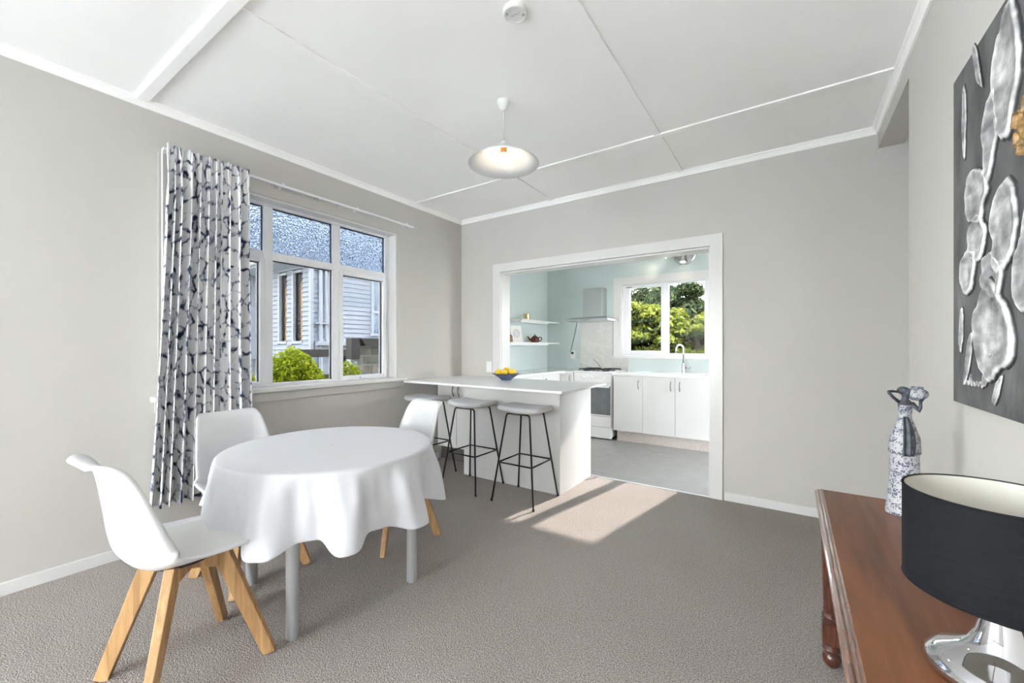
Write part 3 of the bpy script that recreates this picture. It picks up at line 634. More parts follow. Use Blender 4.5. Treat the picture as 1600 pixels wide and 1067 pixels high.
# ================================================================== BAR STOOLS
def make_stool(loc, label):
    t = thing('bar_stool', label, 'stool', loc, 0, 'grey padded bar stools along the peninsula')
    zt, ht, hf = .680, .105, .190
    for s_ in (-1, 1):
        pts = [(-hf, hf*s_, .0)]
        a = Vector((-hf, hf*s_, 0)); bq = Vector((-ht, ht*s_, zt)); dirn = (bq-a).normalized()
        P1 = bq-dirn*.025; P2 = bq+Vector((.025, 0, 0))
        arc = [((1-q)**2)*P1+2*(1-q)*q*bq+q*q*P2 for q in (0, .25, .5, .75, 1)]
        pts += [tuple(p) for p in arc]+[(-p.x, p.y, p.z) for p in reversed(arc)]+[(hf, hf*s_, 0)]
        MB().tube(pts, .0072, 10).build('leg_frame', blacktube, t, smooth=True)
    zr = .300; hr = hf-(hf-ht)*zr/zt
    for s_ in (-1, 1):
        MB().tube([(-hr, hr*s_, zr), (hr, hr*s_, zr)], .0065, 8).build('foot_rail', blacktube, t, smooth=True)
        MB().tube([(hr*s_, -hr, zr), (hr*s_, hr, zr)], .0065, 8).build('foot_rail', blacktube, t, smooth=True)
        MB().box(-.012, .012, -ht-.01, ht+.01, zt+.004, zt+.009).build('seat_bracket', blacktube, t) if s_ == 1 else None
    for sx_ in (-1, 1):
        for sy_ in (-1, 1): MB().lathe([(.0095, 0), (.0098, .012), (.0085, .018)], hf*sx_, hf*sy_, 10).build('foot_cap', blackm, t)
    # saddle cushion: superellipse plan, ends swept up along X
    def cush(u, v):
        a = u*2*PI; ca, sa = math.cos(a), math.sin(a); ex = .30
        px_ = math.copysign(abs(ca)**ex, ca); py_ = math.copysign(abs(sa)**ex, sa)
        ring = [(.0, .040), (.60, .041), (.90, .041), (.97, .036), (1.0, .024), (1.0, .012), (.975, .006)]
        k = v*(len(ring)-1); i = min(int(k), len(ring)-2); f_ = k-i
        r = ring[i][0]*(1-f_)+ring[i+1][0]*f_; z = ring[i][1]*(1-f_)+ring[i+1][1]*f_
        x, y = .198*px_*r, .140*py_*r
        return (x, y, zt+.007+z+.014*(abs(x)/.198)**2.0)
    MB().grid(cush, 48, 19, wrap=True).build('seat_cushion', greyfab, t, smooth=True)
    def base(u, v):
        a = u*2*PI; ca, sa = math.cos(a), math.sin(a); ex = .30
        r = [0, .96, .965, .94, 0][min(int(v*4+.5), 4)]; zz = [.0125, .0125, .006, 0, 0][min(int(v*4+.5), 4)]
        x = .198*math.copysign(abs(ca)**ex, ca)*r; y = .140*math.copysign(abs(sa)**ex, sa)*r
        return (x, y, zt+.006+zz+.014*(abs(x)/.198)**2.0)
    MB().grid(base, 48, 5, wrap=True).build('seat_base', tanedge, t, smooth='auto')
    return t
st = make_stool((-1.742, 2.757, 0), 'grey padded bar stool with black legs, nearest the sunlit patch of carpet')
dup(st, (-2.282, 2.757, 0), 0, 'grey padded bar stool standing between the other two at the peninsula')
dup(st, (-2.865, 2.790, 0), 0, 'grey padded bar stool in the window corner, partly behind a white dining chair')

# ================================================================== PENINSULA
BT = .872
def handle(par, x, y, z, ln=.115, ax='z', mat=handlem, out=-1):
    # bowed bar handle, ends on the door face; out = direction along Y
    pts = []
    for i in range(9):
        q = i/8; pts.append((x, y+out*(.004+.026*math.sin(PI*q)), z+ln*(q-.5)))
    o = MB().tube(pts, [.0045]+[.0058]*7+[.0045], 8).build('handle', mat, None, smooth=True)
    return o
def attach(o, part, th):
    o.parent = part
    L = th.get('_w')
    if L: o.data.transform(Matrix.Translation(-Vector(L)))
pn = thing('peninsula_cabinet', 'white peninsula cabinet with gloss end panel beside the bar stools', 'cabinet', (-2.3, 3.2, 0), world=True)
bx('back_panel', cabw, pn, (-2.552, -1.560), (2.958, 2.976), (0, BT-.022), bev=.001)
bx('end_panel', cabw, pn, (-1.560, -1.538), (2.958, 3.575), (0, BT-.022), bev=.001)
bx('side_panel', cabw, pn, (-2.552, -2.534), (2.976, 3.20), (0, BT-.022), bev=.001)
bx('body', cabw, pn, (XL+.016, -2.54), (3.22, 3.56), (.145, BT-.022), bev=.001)
bx('body', cabw, pn, (-2.53, -1.57), (3.0, 3.56), (.10, BT-.022), bev=.001)
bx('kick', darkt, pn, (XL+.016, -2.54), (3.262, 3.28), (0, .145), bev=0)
for i, (a, c, hx) in enumerate(((XL+.018, -2.862, -2.898), (-2.858, -2.556, -2.822))):
    d = bx('door', cabw, pn, (a, c), (3.200, 3.219), (.150, BT-.026), bev=.0015)
    attach(handle(pn, hx, 3.200, .745), d, pn)
bt = MB()
poly = [(XL+.001, 2.735), (-1.42, 2.700), (-1.395, 2.712), (-1.385, 2.740), (-1.385, YB-.024), (-2.584, YB-.024), (-2.60, YB-.022), (XL+.001, YB-.001)]
bo = bt.prism(poly, BT-.020, BT).build('peninsula_benchtop', bencht2, None, bev=.003)
tag(bo, 'white benchtop of the peninsula running out from the window corner', 'benchtop')

# bowl of lemons
bc = (-2.335, 3.345)
bw = thing('fruit_bowl', 'navy blue flared bowl of lemons on the white benchtop', 'bowl', (bc[0], bc[1], BT))
MB().lathe([(.050, 0), (.054, .003), (.056, .010), (.100, .038), (.146, .062), (.149, .064), (.146, .066)], seg=48, cap=False).lathe([(0.001, 0), (.050, 0)], seg=48, cap=False).build('bowl_body', bowlm, bw, smooth='auto')
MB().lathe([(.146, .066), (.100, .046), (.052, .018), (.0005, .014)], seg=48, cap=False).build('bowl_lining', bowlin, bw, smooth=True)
def lemon(loc, rz, tilt, label, s_=1.0):
    t = thing('lemon', label, 'lemon', loc, rz, 'lemons in the navy bowl')
    t.rotation_euler = (tilt, .3*tilt, rz)
    P = [(.0008, -.043), (.006, -.0415), (.010, -.037), (.021, -.029), (.030, -.014), (.032, 0), (.030, .014), (.022, .028), (.012, .036), (.008, .041), (.003, .044), (.0008, .0445)]
    pts = [(r*s_, z*s_) for r, z in P]
    o = MB().lathe(pts, seg=24).build('peel', lemonm, t, smooth=True)
    o.data.transform(Matrix.Rotation(PI/2, 4, 'Y'))
    k = MB().lathe([(.001, 0), (.0035, .0), (.003, .003), (.001, .003)], seg=8).build('stem_scar', woodbr, t)
    k.data.transform(Matrix.Translation((-.0435*s_, 0, 0)) @ Matrix.Rotation(-PI/2, 4, 'Y'))
bz = BT
lemon((bc[0]-.068, bc[1]-.035, bz+.074), .5, .1, 'lemon at the left side of the navy bowl')
lemon((bc[0]+.004, bc[1]-.040, bz+.076), 1.35, .2, 'lemon in the middle of the bowl, front of the pair')
lemon((bc[0]-.020, bc[1]+.035, bz+.092), 1.0, -.2, 'lemon at the middle back, highest in the navy bowl')
lemon((bc[0]+.060, bc[1]+.020, bz+.078), .2, .5, 'lemon at the right side of the navy bowl')
lemon((bc[0]-.055, bc[1]+.040, bz+.064), 2.0, .2, 'lemon half hidden behind the others in the bowl', .92)

# wall switch
sw = thing('light_switch', 'white double switch plate on the wall beside the opening', 'switch', (-2.742, YB, .981), world=True)
bx('plate', switchm, sw, (-2.779, -2.705), (YB-.009, YB), (.922, 1.040), bev=.003)
for z in (.958, 1.004): bx('rocker', switchm, sw, (-2.752, -2.732), (YB-.0125, YB-.008), (z-.010, z+.010), bev=.002)

# ================================================================== CURTAIN
cr = thing('curtain_rail', 'white curtain rail with glides above the wide window', 'curtain rail', (XL, 1.83, 2.41), world=True)
bx('track', alu, cr, (XL+.045, XL+.062), (.86, 2.79), (2.374, 2.392), bev=.003)
for y in (.90, 1.56, 2.19, 2.74): bx('bracket', alu, cr, (XL, XL+.060), (y-.009, y+.009), (2.390, 2.404), bev=.002); bx('bracket', alu, cr, (XL, XL+.006), (y-.010, y+.010), (2.357, 2.404), bev=.002)
MB().tube([(XL+.053, 2.77, 2.383), (XL+.053, 2.83, 2.383)], [.010, .008], 10).build('end_stop', alu, cr)
for y in (1.50, 1.80, 1.815, 1.83, 2.00, 2.70, 2.73, 2.745): bx('glide', tleg, cr, (XL+.050, XL+.058), (y-.003, y+.003), (2.357, 2.375), bev=.001)
random.seed(3)
CU = 220; CV = 70
ph = np.linspace(0, 1, CU)
# irregular pleats: cumulative phase
speed = 1+.55*np.interp(ph, np.linspace(0, 1, 14), rng.uniform(-1, 1, 14)); cum = np.cumsum(speed); cum = cum/cum[-1]
amp = np.interp(ph, np.linspace(0, 1, 16), rng.uniform(.55, 1.15, 16))
hp = np.cumsum(1+.7*np.interp(ph, np.linspace(0, 1, 30), rng.uniform(-1, 1, 30))); hp = hp/hp[-1]
drift = np.interp(ph, np.linspace(0, 1, 12), rng.uniform(-1, 1, 12))
verts = []; uvs = []
zt, zb = 2.402, .262
for j in range(CV):
    v = j/(CV-1); v = v**1.0
    z = zt+(zb-zt)*v
    head = max(0, 1-(zt-z)/.085)
    blend = min(1, max(0, ((zt-z)-.05)/.25))
    y0 = .868-.085*v**1.3-.0*(1-v); y1 = 1.318+.035*v-.012*math.sin(v*PI)
    for i in range(CU):
        s_ = ph[i]
        y = y0+(y1-y0)*s_
        deep = math.sin(2*PI*10.5*cum[i]+.25*math.sin(v*4+s_*9))
        x = .042*amp[i]*deep*(.35+.65*blend)*(1+.25*v) + .009*math.sin(2*PI*30*hp[i])*(1-blend*.85)
        y += .010*math.cos(2*PI*10.5*cum[i]+v)*blend + .006*drift[i]*v
        zz = z
        if j == 0: zz += .006*math.sin(2*PI*23*hp[i])
        if v > .98: zz += .006*drift[i]
        verts.append((XL+.088+x, y, zz)); 
faces = [(j*CU+i, j*CU+i+1, (j+1)*CU+i+1, (j+1)*CU+i) for j in range(CV-1) for i in range(CU-1)]
me = bpy.data.meshes.new('curtain'); me.from_pydata(verts, [], faces); me.update()
me.polygons.foreach_set('use_smooth', [True]*len(me.polygons))
# cloth-length coordinate across the pleats
mid = [verts[(CV//2)*CU+i] for i in range(CU)]; arc = [0]
for i in range(1, CU): arc.append(arc[-1]+math.dist(mid[i], mid[i-1]))
uvl = me.uv_layers.new(name='UVMap')
for lp in me.loops:
    vi = lp.vertex_index; uvl.data[lp.index].uv = (arc[vi % CU]*.90, verts[vi][2])
me.materials.append(curt)
cu = thing('curtain', 'white curtain printed with navy net pattern, gathered at the left of the window', 'curtain', (XL+.09, 1.08, .26), world=True)
co = bpy.data.objects.new('drape', me); C.objects.link(co); co.parent = cu; me.transform(Matrix.Translation(-Vector(cu['_w'])))
md = co.modifiers.new('solid', 'SOLIDIFY'); md.thickness = .002
tape = MB().grid(lambda u, v: (XL+.063+.004*math.sin(u*260), .880+.43*u, 2.385-.075*v), 60, 2).build('heading_tape', cardm, cu, solid=.002)
bx('return_edge', cardm, cu, (XL+.032, XL+.050), (.858, .862), (.45, 2.385), bev=.001)

# ================================================================== PENDANT, DETECTOR
PX, PY = -1.401, 1.98
pd = thing('pendant_lamp', 'white conical pendant lamp hanging from the ceiling, bulb lit', 'lamp', (PX, PY, ZC))
MB().lathe([(.038, 0), (.038, -.012), (.033, -.020), (.030, -.034), (.018, -.052), (.008, -.056)], seg=28).build('ceiling_rose', plast, pd, smooth='auto')
MB().tube([(0, 0, -.05), (0, 0, -.232)], .0028, 8).build('cord', plast, pd, smooth=True)
MB().lathe([(.006, -.215), (.012, -.220), (.015, -.236), (.017, -.244)], seg=20).build('cord_grip', tleg, pd, smooth=True)
MB().lathe([(.014, -.240), (.020, -.250), (.040, -.265), (.085, -.292), (.145, -.332), (.208, -.374)], seg=64, cap=False).build('lamp_shade', enamel, pd, smooth=True, solid=.0016, off=-1)
hd = MB().lathe([(.019, -.262), (.019, -.305), (.0165, -.309)], seg=24).build('bulb_holder', holderm, pd, smooth='auto')
bl = MB().lathe([(.013, -.300), (.016, -.310), (.025, -.322), (.031, -.337), (.032, -.348), (.028, -.362), (.018, -.374), (.004, -.379), (.0005, -.3795)], seg=24).build('light_bulb', bulbm, pd, smooth=True)
sd = thing('smoke_detector', 'round white smoke detector on the ceiling with raised rim', 'detector', (-.983, 1.475, ZC))
MB().lathe([(.053, 0), (.053, -.010), (.049, -.018), (.044, -.020), (.043, -.016), (.0005, -.016)], seg=40).build('housing', plast, sd, smooth='auto')
for s_ in (-1, 1): MB().lathe([(.006, -.015), (.006, -.0195), (.0005, -.0195)], .036*s_*.8, .036*s_*.55, 10).build('screw', tleg, sd)
MB().tube([(-.024, -.004, -.017), (-.012, .004, -.0175), (0, -.002, -.0175), (.010, .003, -.0175), (.024, -.002, -.017)], .0016, 6).build('vent_slot', tleg, sd)

# ================================================================== SIDEBOARD + THINGS ON IT
SZ = .645; SX0, SX1, SY0, SY1 = .078, .462, .70, 2.03
sb_ = thing('sideboard', 'polished mahogany sideboard with moulded edge under the canvas', 'sideboard', (.27, 1.36, 0), world=True)
def rect_loft(sec):
    tv = []; tf = []
    for dx, dz in sec: tv += [(SX0+dx, SY0+dx, SZ+dz), (SX1, SY0+dx, SZ+dz), (SX1, SY1-dx, SZ+dz), (SX0+dx, SY1-dx, SZ+dz)]
    for j in range(len(sec)-1):
        for i in range(4): tf.append((j*4+i, j*4+(i+1) % 4, (j+1)*4+(i+1) % 4, (j+1)*4+i))
    tf += [(0, 1, 2, 3), tuple((len(sec)-1)*4+i for i in (3, 2, 1, 0))]
    return MB().add(tv, tf)
rect_loft([(.026, 0), (.026, -.012)]).build('top', mahog, sb_)
rect_loft([(.0262, -.0015), (.022, -.0035), (.0185, -.0020), (.0145, -.0050), (.0140, -.0075), (.0100, -.0065), (.0060, -.0100), (.0055, -.0125), (.0015, -.0145), (0, -.019), (.001, -.024), (.010, -.030)]).build('edge_moulding', edgem, sb_)
bx('apron', mahogd, sb_, (SX0+.045, SX1-.01), (SY0+.05, SY1-.05), (SZ-.15, SZ-.030), bev=.003)
lp = [(.0, 0), (.018, .0), (.026, .010), (.030, .028), (.026, .044), (.020, .050), (.027, .056), (.030, .064), (.026, .072), (.020, .078), (.028, .084), (.028, .088)]
lp2 = [(.030, .160), (.030, .164), (.021, .170), (.029, .178), (.031, .186), (.027, .194), (.022, .200), (.026, .206), (.026, .210)]
for lx in (SX0+.050, SX1-.05):
    for ly in (SY0+.07, SY1-.07):
        lg = MB().lathe(lp, lx, ly, 24); lg.box(lx-.029, lx+.029, ly-.029, ly+.029, .088, .160); lg.lathe(lp2, lx, ly, 24)
        # fluted upper shaft
        def flute(u, v, lx=lx, ly=ly):
            a = u*2*PI; z = .210+v*(SZ-.150-.210); r = (.024+.008*v)*(1-.10*abs(math.sin(a*7)))
            return (lx+r*math.cos(a), ly+r*math.sin(a), z)
        lg.grid(flute, 56, 6, wrap=True); lg.box(lx-.033, lx+.033, ly-.033, ly+.033, SZ-.155, SZ-.031)
        lg.build('leg', mahogd, sb_, smooth='auto')
for ly in (SY0+.07, SY1-.07): bx('stretcher', mahogd, sb_, (SX0+.075, SX1-.075), (ly-.015, ly+.015), (.105, .145), bev=.003)
bx('stretcher', mahogd, sb_, (.255, .285), (SY0+.085, SY1-.085), (.108, .142), bev=.003)

# lamp
LX, LY = .283, 1.005
lm = thing('table_lamp', 'table lamp with black drum shade and flared chrome base on the sideboard', 'lamp', (LX, LY, SZ))
MB().lathe([(.0005, .001), (.078, .001), (.086, .006), (.090, .016), (.086, .028), (.072, .040), (.050, .052), (.036, .066), (.027, .086), (.021, .110), (.018, .140), (.0175, .175), (.016, .178), (.0005, .178)], seg=56, cap=False).build('lamp_base', chrome, lm, smooth=True)
sh = MB().lathe([(.1150, .150), (.1160, .152), (.1160, .310), (.1150, .312)], seg=72, cap=False).build('lamp_shade', shadefab, lm, smooth='auto')
o = MB().lathe([(.1150, .312), (.1130, .311), (.1130, .151), (.1150, .150)], seg=72, cap=False).build('shade_lining', shadein, lm, smooth='auto'); o.parent = sh
o = MB().tube([(.1150*math.cos(a), .1150*math.sin(a), .3105) for a in np.linspace(0, 2*PI, 72, endpoint=False)], .0022, 6, closed=True).build('shade_trim', shadefab, lm, smooth=True); o.parent = sh
o = MB().tube([(.1150*math.cos(a), .1150*math.sin(a), .1515) for a in np.linspace(0, 2*PI, 72, endpoint=False)], .0018, 6, closed=True).build('shade_trim', shadefab, lm, smooth=True); o.parent = sh
for k in range(3):
    a = k*2*PI/3; o = MB().tube([(.010*math.cos(a), .010*math.sin(a), .185), (.113*math.cos(a), .113*math.sin(a), .21)], .0016, 6).build('shade_spoke', steel, lm); o.parent = sh
MB().lathe([(.015, .176), (.015, .215), (.012, .218)], seg=20).build('bulb_holder', switchm, lm)
MB().lathe([(.010, .216), (.020, .232), (.026, .25), (.022, .268), (.010, .277), (.001, .279)], seg=20).build('light_bulb', cardm, lm, smooth=True)

# dark dish behind lamp
ds = thing('trinket_dish', 'small dark blue dish behind the lamp on the sideboard', 'dish', (.352, 1.335, SZ))
MB().lathe([(.0005, 0), (.040, 0), (.046, .003), (.068, .020), (.072, .027), (.070, .029)], seg=40, cap=False).build('dish_body', bowlm, ds, smooth='auto')
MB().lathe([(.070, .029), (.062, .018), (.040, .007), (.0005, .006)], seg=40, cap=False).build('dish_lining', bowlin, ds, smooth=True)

# figurine of a woman carrying a pot
fg = thing('figurine', 'carved figurine of a woman in a patterned dress holding a pot, on the sideboard', 'figurine', (.313, 1.865, SZ), math.radians(28))
def ell(prof_, seg=36):
    def f(u, v):
        k = v*(len(prof_)-1); i = min(int(k), len(prof_)-2); t = k-i
        z, rx, ry, ox = [prof_[i][q]*(1-t)+prof_[i+1][q]*t for q in range(4)]
        a = u*2*PI; fl_ = 1+.025*math.sin(a*9)*max(0, 1-z/.14)
        return (ox+rx*fl_*math.cos(a), ry*fl_*math.sin(a), z)
    return f
skirt = [(0, .001, .001, 0), (0, .049, .044, 0), (.004, .050, .045, 0), (.05, .045, .040, 0), (.12, .040, .036, .001), (.19, .038, .034, .001), (.200, .0385, .034, .001), (.206, .043, .038, .001), (.255, .040, .034, .002), (.29, .028, .022, .003), (.315, .019, .016, .003), (.325, .017, .014, .003), (.345, .019, .015, .003), (.362, .021, .014, .003), (.366, .001, .001, .003)]
MB().grid(ell(skirt), 40, 60, wrap=True).build('dress', figw, fg, smooth=True)
sash_ = MB()
sash_.grid(lambda u, v: (-.004-.012*v+.015*(u-.5)*(.6+1.6*math.sin(v*PI*.75)), -.014-.027*math.sin(min(1, v*1.2)*PI/2)-.005*math.cos((u-.5)*PI*3), .325-.125*v), 9, 12)
sash_.build('sash', figd, fg, smooth=True, solid=.004)
body = MB()
body.grid(ell([(.355, .021, .013, .003), (.372, .020, .012, .003), (.380, .009, .009, .003), (.390, .0085, .0085, .004)]), 20, 8, wrap=True)
body.sphere((.006, 0, .403), .0155, sc=(.85, .95, 1.15)); body.sphere((.000, .004, .409), .0165, sc=(.95, .95, .85))   # head and hair
body.sphere((.021, -.003, .401), .003)                                                                       # nose
body.tube([(-.016, 0, .372), (-.034, -.002, .386), (-.049, -.004, .402), (-.050, -.004, .406), (-.036, 0, .407), (-.018, .002, .405)], [.0055, .005, .0045, .0045, .004, .0035], 8)
body.tube([(.020, -.004, .370), (.030, -.010, .352), (.034, -.014, .344), (.035, -.018, .356), (.034, -.020, .378)], [.006, .0062, .006, .005, .004], 8)
for k in range(4): body.tube([(.030+.003*k, -.020, .376), (.031+.003*k, -.026, .386), (.031+.003*k, -.028, .393-.002*abs(k-1.5))], .0016, 5)
body.build('body', figd, fg, smooth=True)
pot = MB().lathe([(.001, .378), (.012, .379), (.024, .388), (.029, .399), (.026, .409), (.016, .417), (.0145, .420), (.017, .423), (.015, .424), (.012, .418), (.001, .415)], .034, -.006, 32).build('pot', figw, fg, smooth=True)

# ================================================================== CANVAS
PXF = .448
pa = thing('flower_painting', 'large unframed canvas of a white impasto flower on dark grey', 'painting', (XR, 1.42, 1.03), world=True)
bx('canvas', canvasm, pa, (PXF, XR-.001), (.88, 1.955), (1.020, 2.075), bev=.003)
def petal(cy_, cz_, ry, rz_, ang, seed, mat=petalm, h=.011, name='petal'):
    def f(u, v):
        a = u*2*PI; r = v
        nz_ = .34*mnoise.noise(Vector((math.cos(a)*1.3+seed*7.1, math.sin(a)*1.3, seed)))+.05*math.sin(a*4+seed)+.07*mnoise.noise(Vector((math.cos(a)*5+seed*3.1, math.sin(a)*5, seed)))
        rr = r*(1+nz_); py_ = math.cos(a)*rr*ry; pz_ = math.sin(a)*rr*rz_
        ca, sa = math.cos(ang), math.sin(ang)
        yy = cy_+py_*ca-pz_*sa; zz = cz_+py_*sa+pz_*ca
        hh = h*(.35+.65*min(1, r*1.15)**2.5)*(1 if r < .9 else max(0, (1-r)/.1)) + .004*mnoise.noise(Vector((yy*30, zz*14, seed)))*(1-r)
        return (PXF-max(.0006, hh), yy, zz)
    o = MB().grid(f, 56, 18, wrap=True).build(name, mat, pa, smooth=True, fixn=False)
    uvl = o.data.uv_layers.new(name='UVMap')
    for pl in o.data.polygons:
        for li in pl.loop_indices:
            vi = o.data.loops[li].vertex_index; i_, j_ = vi % 56, vi//56
            uu = i_/56; uvl.data[li].uv = (abs(2*uu-1)+seed*.37, j_/17)
    return o
petal(1.535, 1.890, .075, .155, .10, 1); petal(1.625, 1.775, .052, .110, .12, 2)
petal(1.735, 1.640, .088, .082, .35, 3); petal(1.725, 1.505, .072, .068, .2, 4); petal(1.795, 1.430, .058, .070, .2, 5)
petal(1.625, 1.395, .070, .060, .6, 6); petal(1.545, 1.500, .080, .120, .15, 7); petal(1.635, 1.240, .130, .135, .3, 8)
petal(1.340, 1.960, .090, .130, -.3, 9); petal(1.220, 1.780, .120, .090, -.3, 10); petal(1.230, 1.580, .120, .085, .3, 11); petal(1.390, 1.400, .105, .140, .3, 12)
for k, (dy, dz) in enumerate(((0, 0), (.035, .03), (-.03, .025), (.01, -.04), (-.035, -.03), (.03, -.015), (-.01, .045))):
    petal(1.395+dy, 1.690+dz, .022, .022, k, 20+k, flowerc, .022, 'flower_centre')
for k, (y, z, ry, rz_, an) in enumerate(((1.835, 1.900, .016, .11, .02), (1.730, 2.010, .014, .085, -.35), (1.860, 1.255, .016, .07, .1), (1.800, 1.165, .020, .085, .35), (1.655, 1.135, .018, .065, .6), (1.590, 1.085, .014, .05, .6))):
    petal(y, z, ry, rz_, an, 40+k, petalm, .006, 'paint_streak')
sig = [(1.850, 1.083), (1.835, 1.110), (1.828, 1.085), (1.818, 1.098), (1.806, 1.086), (1.790, 1.118), (1.782, 1.085), (1.768, 1.099), (1.756, 1.086), (1.742, 1.100), (1.730, 1.088), (1.715, 1.101), (1.700, 1.092)]
def smooth_pts(P, k=5):
    out = []
    for i in range((len(P)-1)*k+1): 
        v = i/((len(P)-1)*k); out.append(tuple(float(q) for q in cat(P, v)))
    return out
MB().tube([(PXF-.001, y, z) for y, z in smooth_pts(sig)], .0022, 6).build('signature', streakm, pa)

# ================================================================== KITCHEN
# right-hand base units
rc_ = thing('sink_cabinet', 'white gloss base cabinet run under the kitchen window', 'cabinet', (-1.1, 5.3, 0), world=True)
bx('body', cabw, rc_, (-1.868, .02), (5.078, YK-.02), (.143, BT-.034), bev=.001)
bx('kick', kickm, rc_, (-1.850, .02), (5.150, 5.165), (-.003, .143), bev=.001)
for a, c, hx in ((-1.866, -1.501, -1.548), (-1.497, -1.121, -1.168), (-1.117, -.752, -1.068), (-.748, -.385, -.70), (-.381, .018, -.06)):
    d = bx('door', cabw, rc_, (a, c), (5.058, 5.077), (.143, BT-.036), bev=.0015)
    attach(handle(rc_, hx, 5.058, .735), d, rc_)
o = bx('sink_benchtop', bencht, None, (-1.872, .05), (5.035, YK-.003), (BT-.032, BT), bev=.003)
tag(o, 'white benchtop with sink below the kitchen window', 'benchtop')
sk = thing('kitchen_sink', 'stainless sink set into the benchtop below the window', 'sink', (-.95, 5.33, BT), world=True)
def rect_ring(x0, x1, y0, y1, t_): 
    m = MB(); z0, z1 = BT-.0005, BT+.003
    m.box(x0, x1, y0, y0+t_, z0, z1); m.box(x0, x1, y1-t_, y1, z0, z1); m.box(x0, x0+t_, y0+t_, y1-t_, z0, z1); m.box(x1-t_, x1, y0+t_, y1-t_, z0, z1); return m
rect_ring(-1.30, -.60, 5.12, 5.47, .022).build('rim', steel, sk, bev=.001)
bx('drainer', steel, sk, (-.58, -.20), (5.12, 5.47), (BT-.0005, BT+.0025), bev=.001)
bx('basin', steel, sk, (-1.278, -.622), (5.142, 5.448), (BT-.0006, BT+.0006), bev=0)
tp = thing('kitchen_tap', 'tall chrome gooseneck mixer tap in front of the kitchen window', 'tap', (-1.118, 5.50, BT), world=True)
tx, ty = -1.118, 5.50
MB().lathe([(.026, BT), (.026, BT+.006), (.021, BT+.010), (.021, BT+.12), (.015, BT+.128)], tx, ty, 24).build('tap_body', chrome, tp, smooth='auto')
R_ = .046; pts = [(tx, ty, BT+.12), (tx, ty, BT+.30)]
for i in range(1, 13):
    a = PI*i/12; pts.append((tx-(R_-R_*math.cos(a))*.80, ty-(R_-R_*math.cos(a))*.6, BT+.30+R_*math.sin(a)*1.15))
pts.append((pts[-1][0], pts[-1][1], BT+.245))
MB().tube(pts, .0115, 14).build('spout', chrome, tp, smooth=True)
MB().tube([(tx+.015, ty, BT+.065), (tx+.085, ty-.01, BT+.068)], .010, 12).build('lever', chrome, tp, smooth=True)
# stove
sv = thing('gas_stove', 'white freestanding gas stove below the range hood', 'stove', (-2.17, 5.3, 0), world=True)
SVX0, SVX1, SVY = -2.428, -1.905, 5.085
bx('body', enamel, sv, (SVX0, SVX1), (SVY+.03, YK-.02), (.03, BT-.012), bev=.004)
bx('hob', enamel, sv, (SVX0-.004, SVX1+.004), (SVY-.005, YK-.02), (BT-.014, BT+.006), bev=.005)
cp = bx('control_panel', enamel, sv, (SVX0, SVX1), (SVY-.002, SVY+.03), (.735, BT-.016), bev=.004)
for i in range(7):
    xk = SVX0+.085+i*.058
    k = MB().lathe([(.017, 0), (.017, .006), (.013, .010), (.012, .022), (.001, .023)], seg=18).build('knob', switchm, None, smooth='auto')
    k.data.transform(Matrix.Translation((xk, SVY-.002, .80)) @ Matrix.Rotation(PI/2, 4, 'X')); attach(k, cp, sv)
dr = bx('oven_door', enamel, sv, (SVX0+.004, SVX1-.004), (SVY, SVY+.028), (.300, .728), bev=.004)
o = bx('glass', ovenglass, sv, (SVX0+.030, SVX1-.012), (SVY-.004, SVY+.004), (.318, .690), bev=.002); o.parent = dr
o = bx('handle', enamel, sv, (SVX0+.03, SVX1-.02), (SVY-.036, SVY-.020), (.672, .694), bev=.005); o.parent = dr
o = MB().box(SVX0+.05, SVX0+.07, SVY-.022, SVY, .675, .69).box(SVX1-.06, SVX1-.04, SVY-.022, SVY, .675, .69).build('handle_mount', enamel, sv); o.parent = dr
bx('drawer', enamel, sv, (SVX0+.004, SVX1-.004), (SVY, SVY+.028), (.160, .294), bev=.004)
bx('plinth', enamel, sv, (SVX0+.004, SVX1-.004), (SVY+.004, SVY+.03), (.012, .155), bev=.004)
for fx_ in (SVX0+.04, SVX1-.04):
    for fy_ in (SVY+.08, YK-.08): MB().lathe([(.018, -.003), (.018, .032)], fx_, fy_, 12).build('foot', blackm, sv)
for (xb, yb) in ((-2.30, 5.22), (-2.03, 5.22), (-2.30, 5.45), (-2.03, 5.45)):
    MB().lathe([(.045, BT+.006), (.045, BT+.014), (.030, BT+.020), (.001, BT+.021)], xb, yb, 20).build('burner', blackm, sv, smooth='auto')
    g = MB()
    for a in (0, PI/2, PI, 3*PI/2): g.beam((xb+.02*math.cos(a), yb+.02*math.sin(a), BT+.030), (xb+.115*math.cos(a), yb+.105*math.sin(a), BT+.030), .008, .008, side=(0, 0, 1)); g.box(xb+.108*math.cos(a)-.004, xb+.108*math.cos(a)+.004, yb+.10*math.sin(a)-.004, yb+.10*math.sin(a)+.004, BT+.005, BT+.030)
    g.tube([(xb+.115*math.cos(q), yb+.105*math.sin(q), BT+.029) for q in np.linspace(0, 2*PI, 24, endpoint=False)], .004, 6, closed=True)
    g.build('pan_support', blackm, sv)
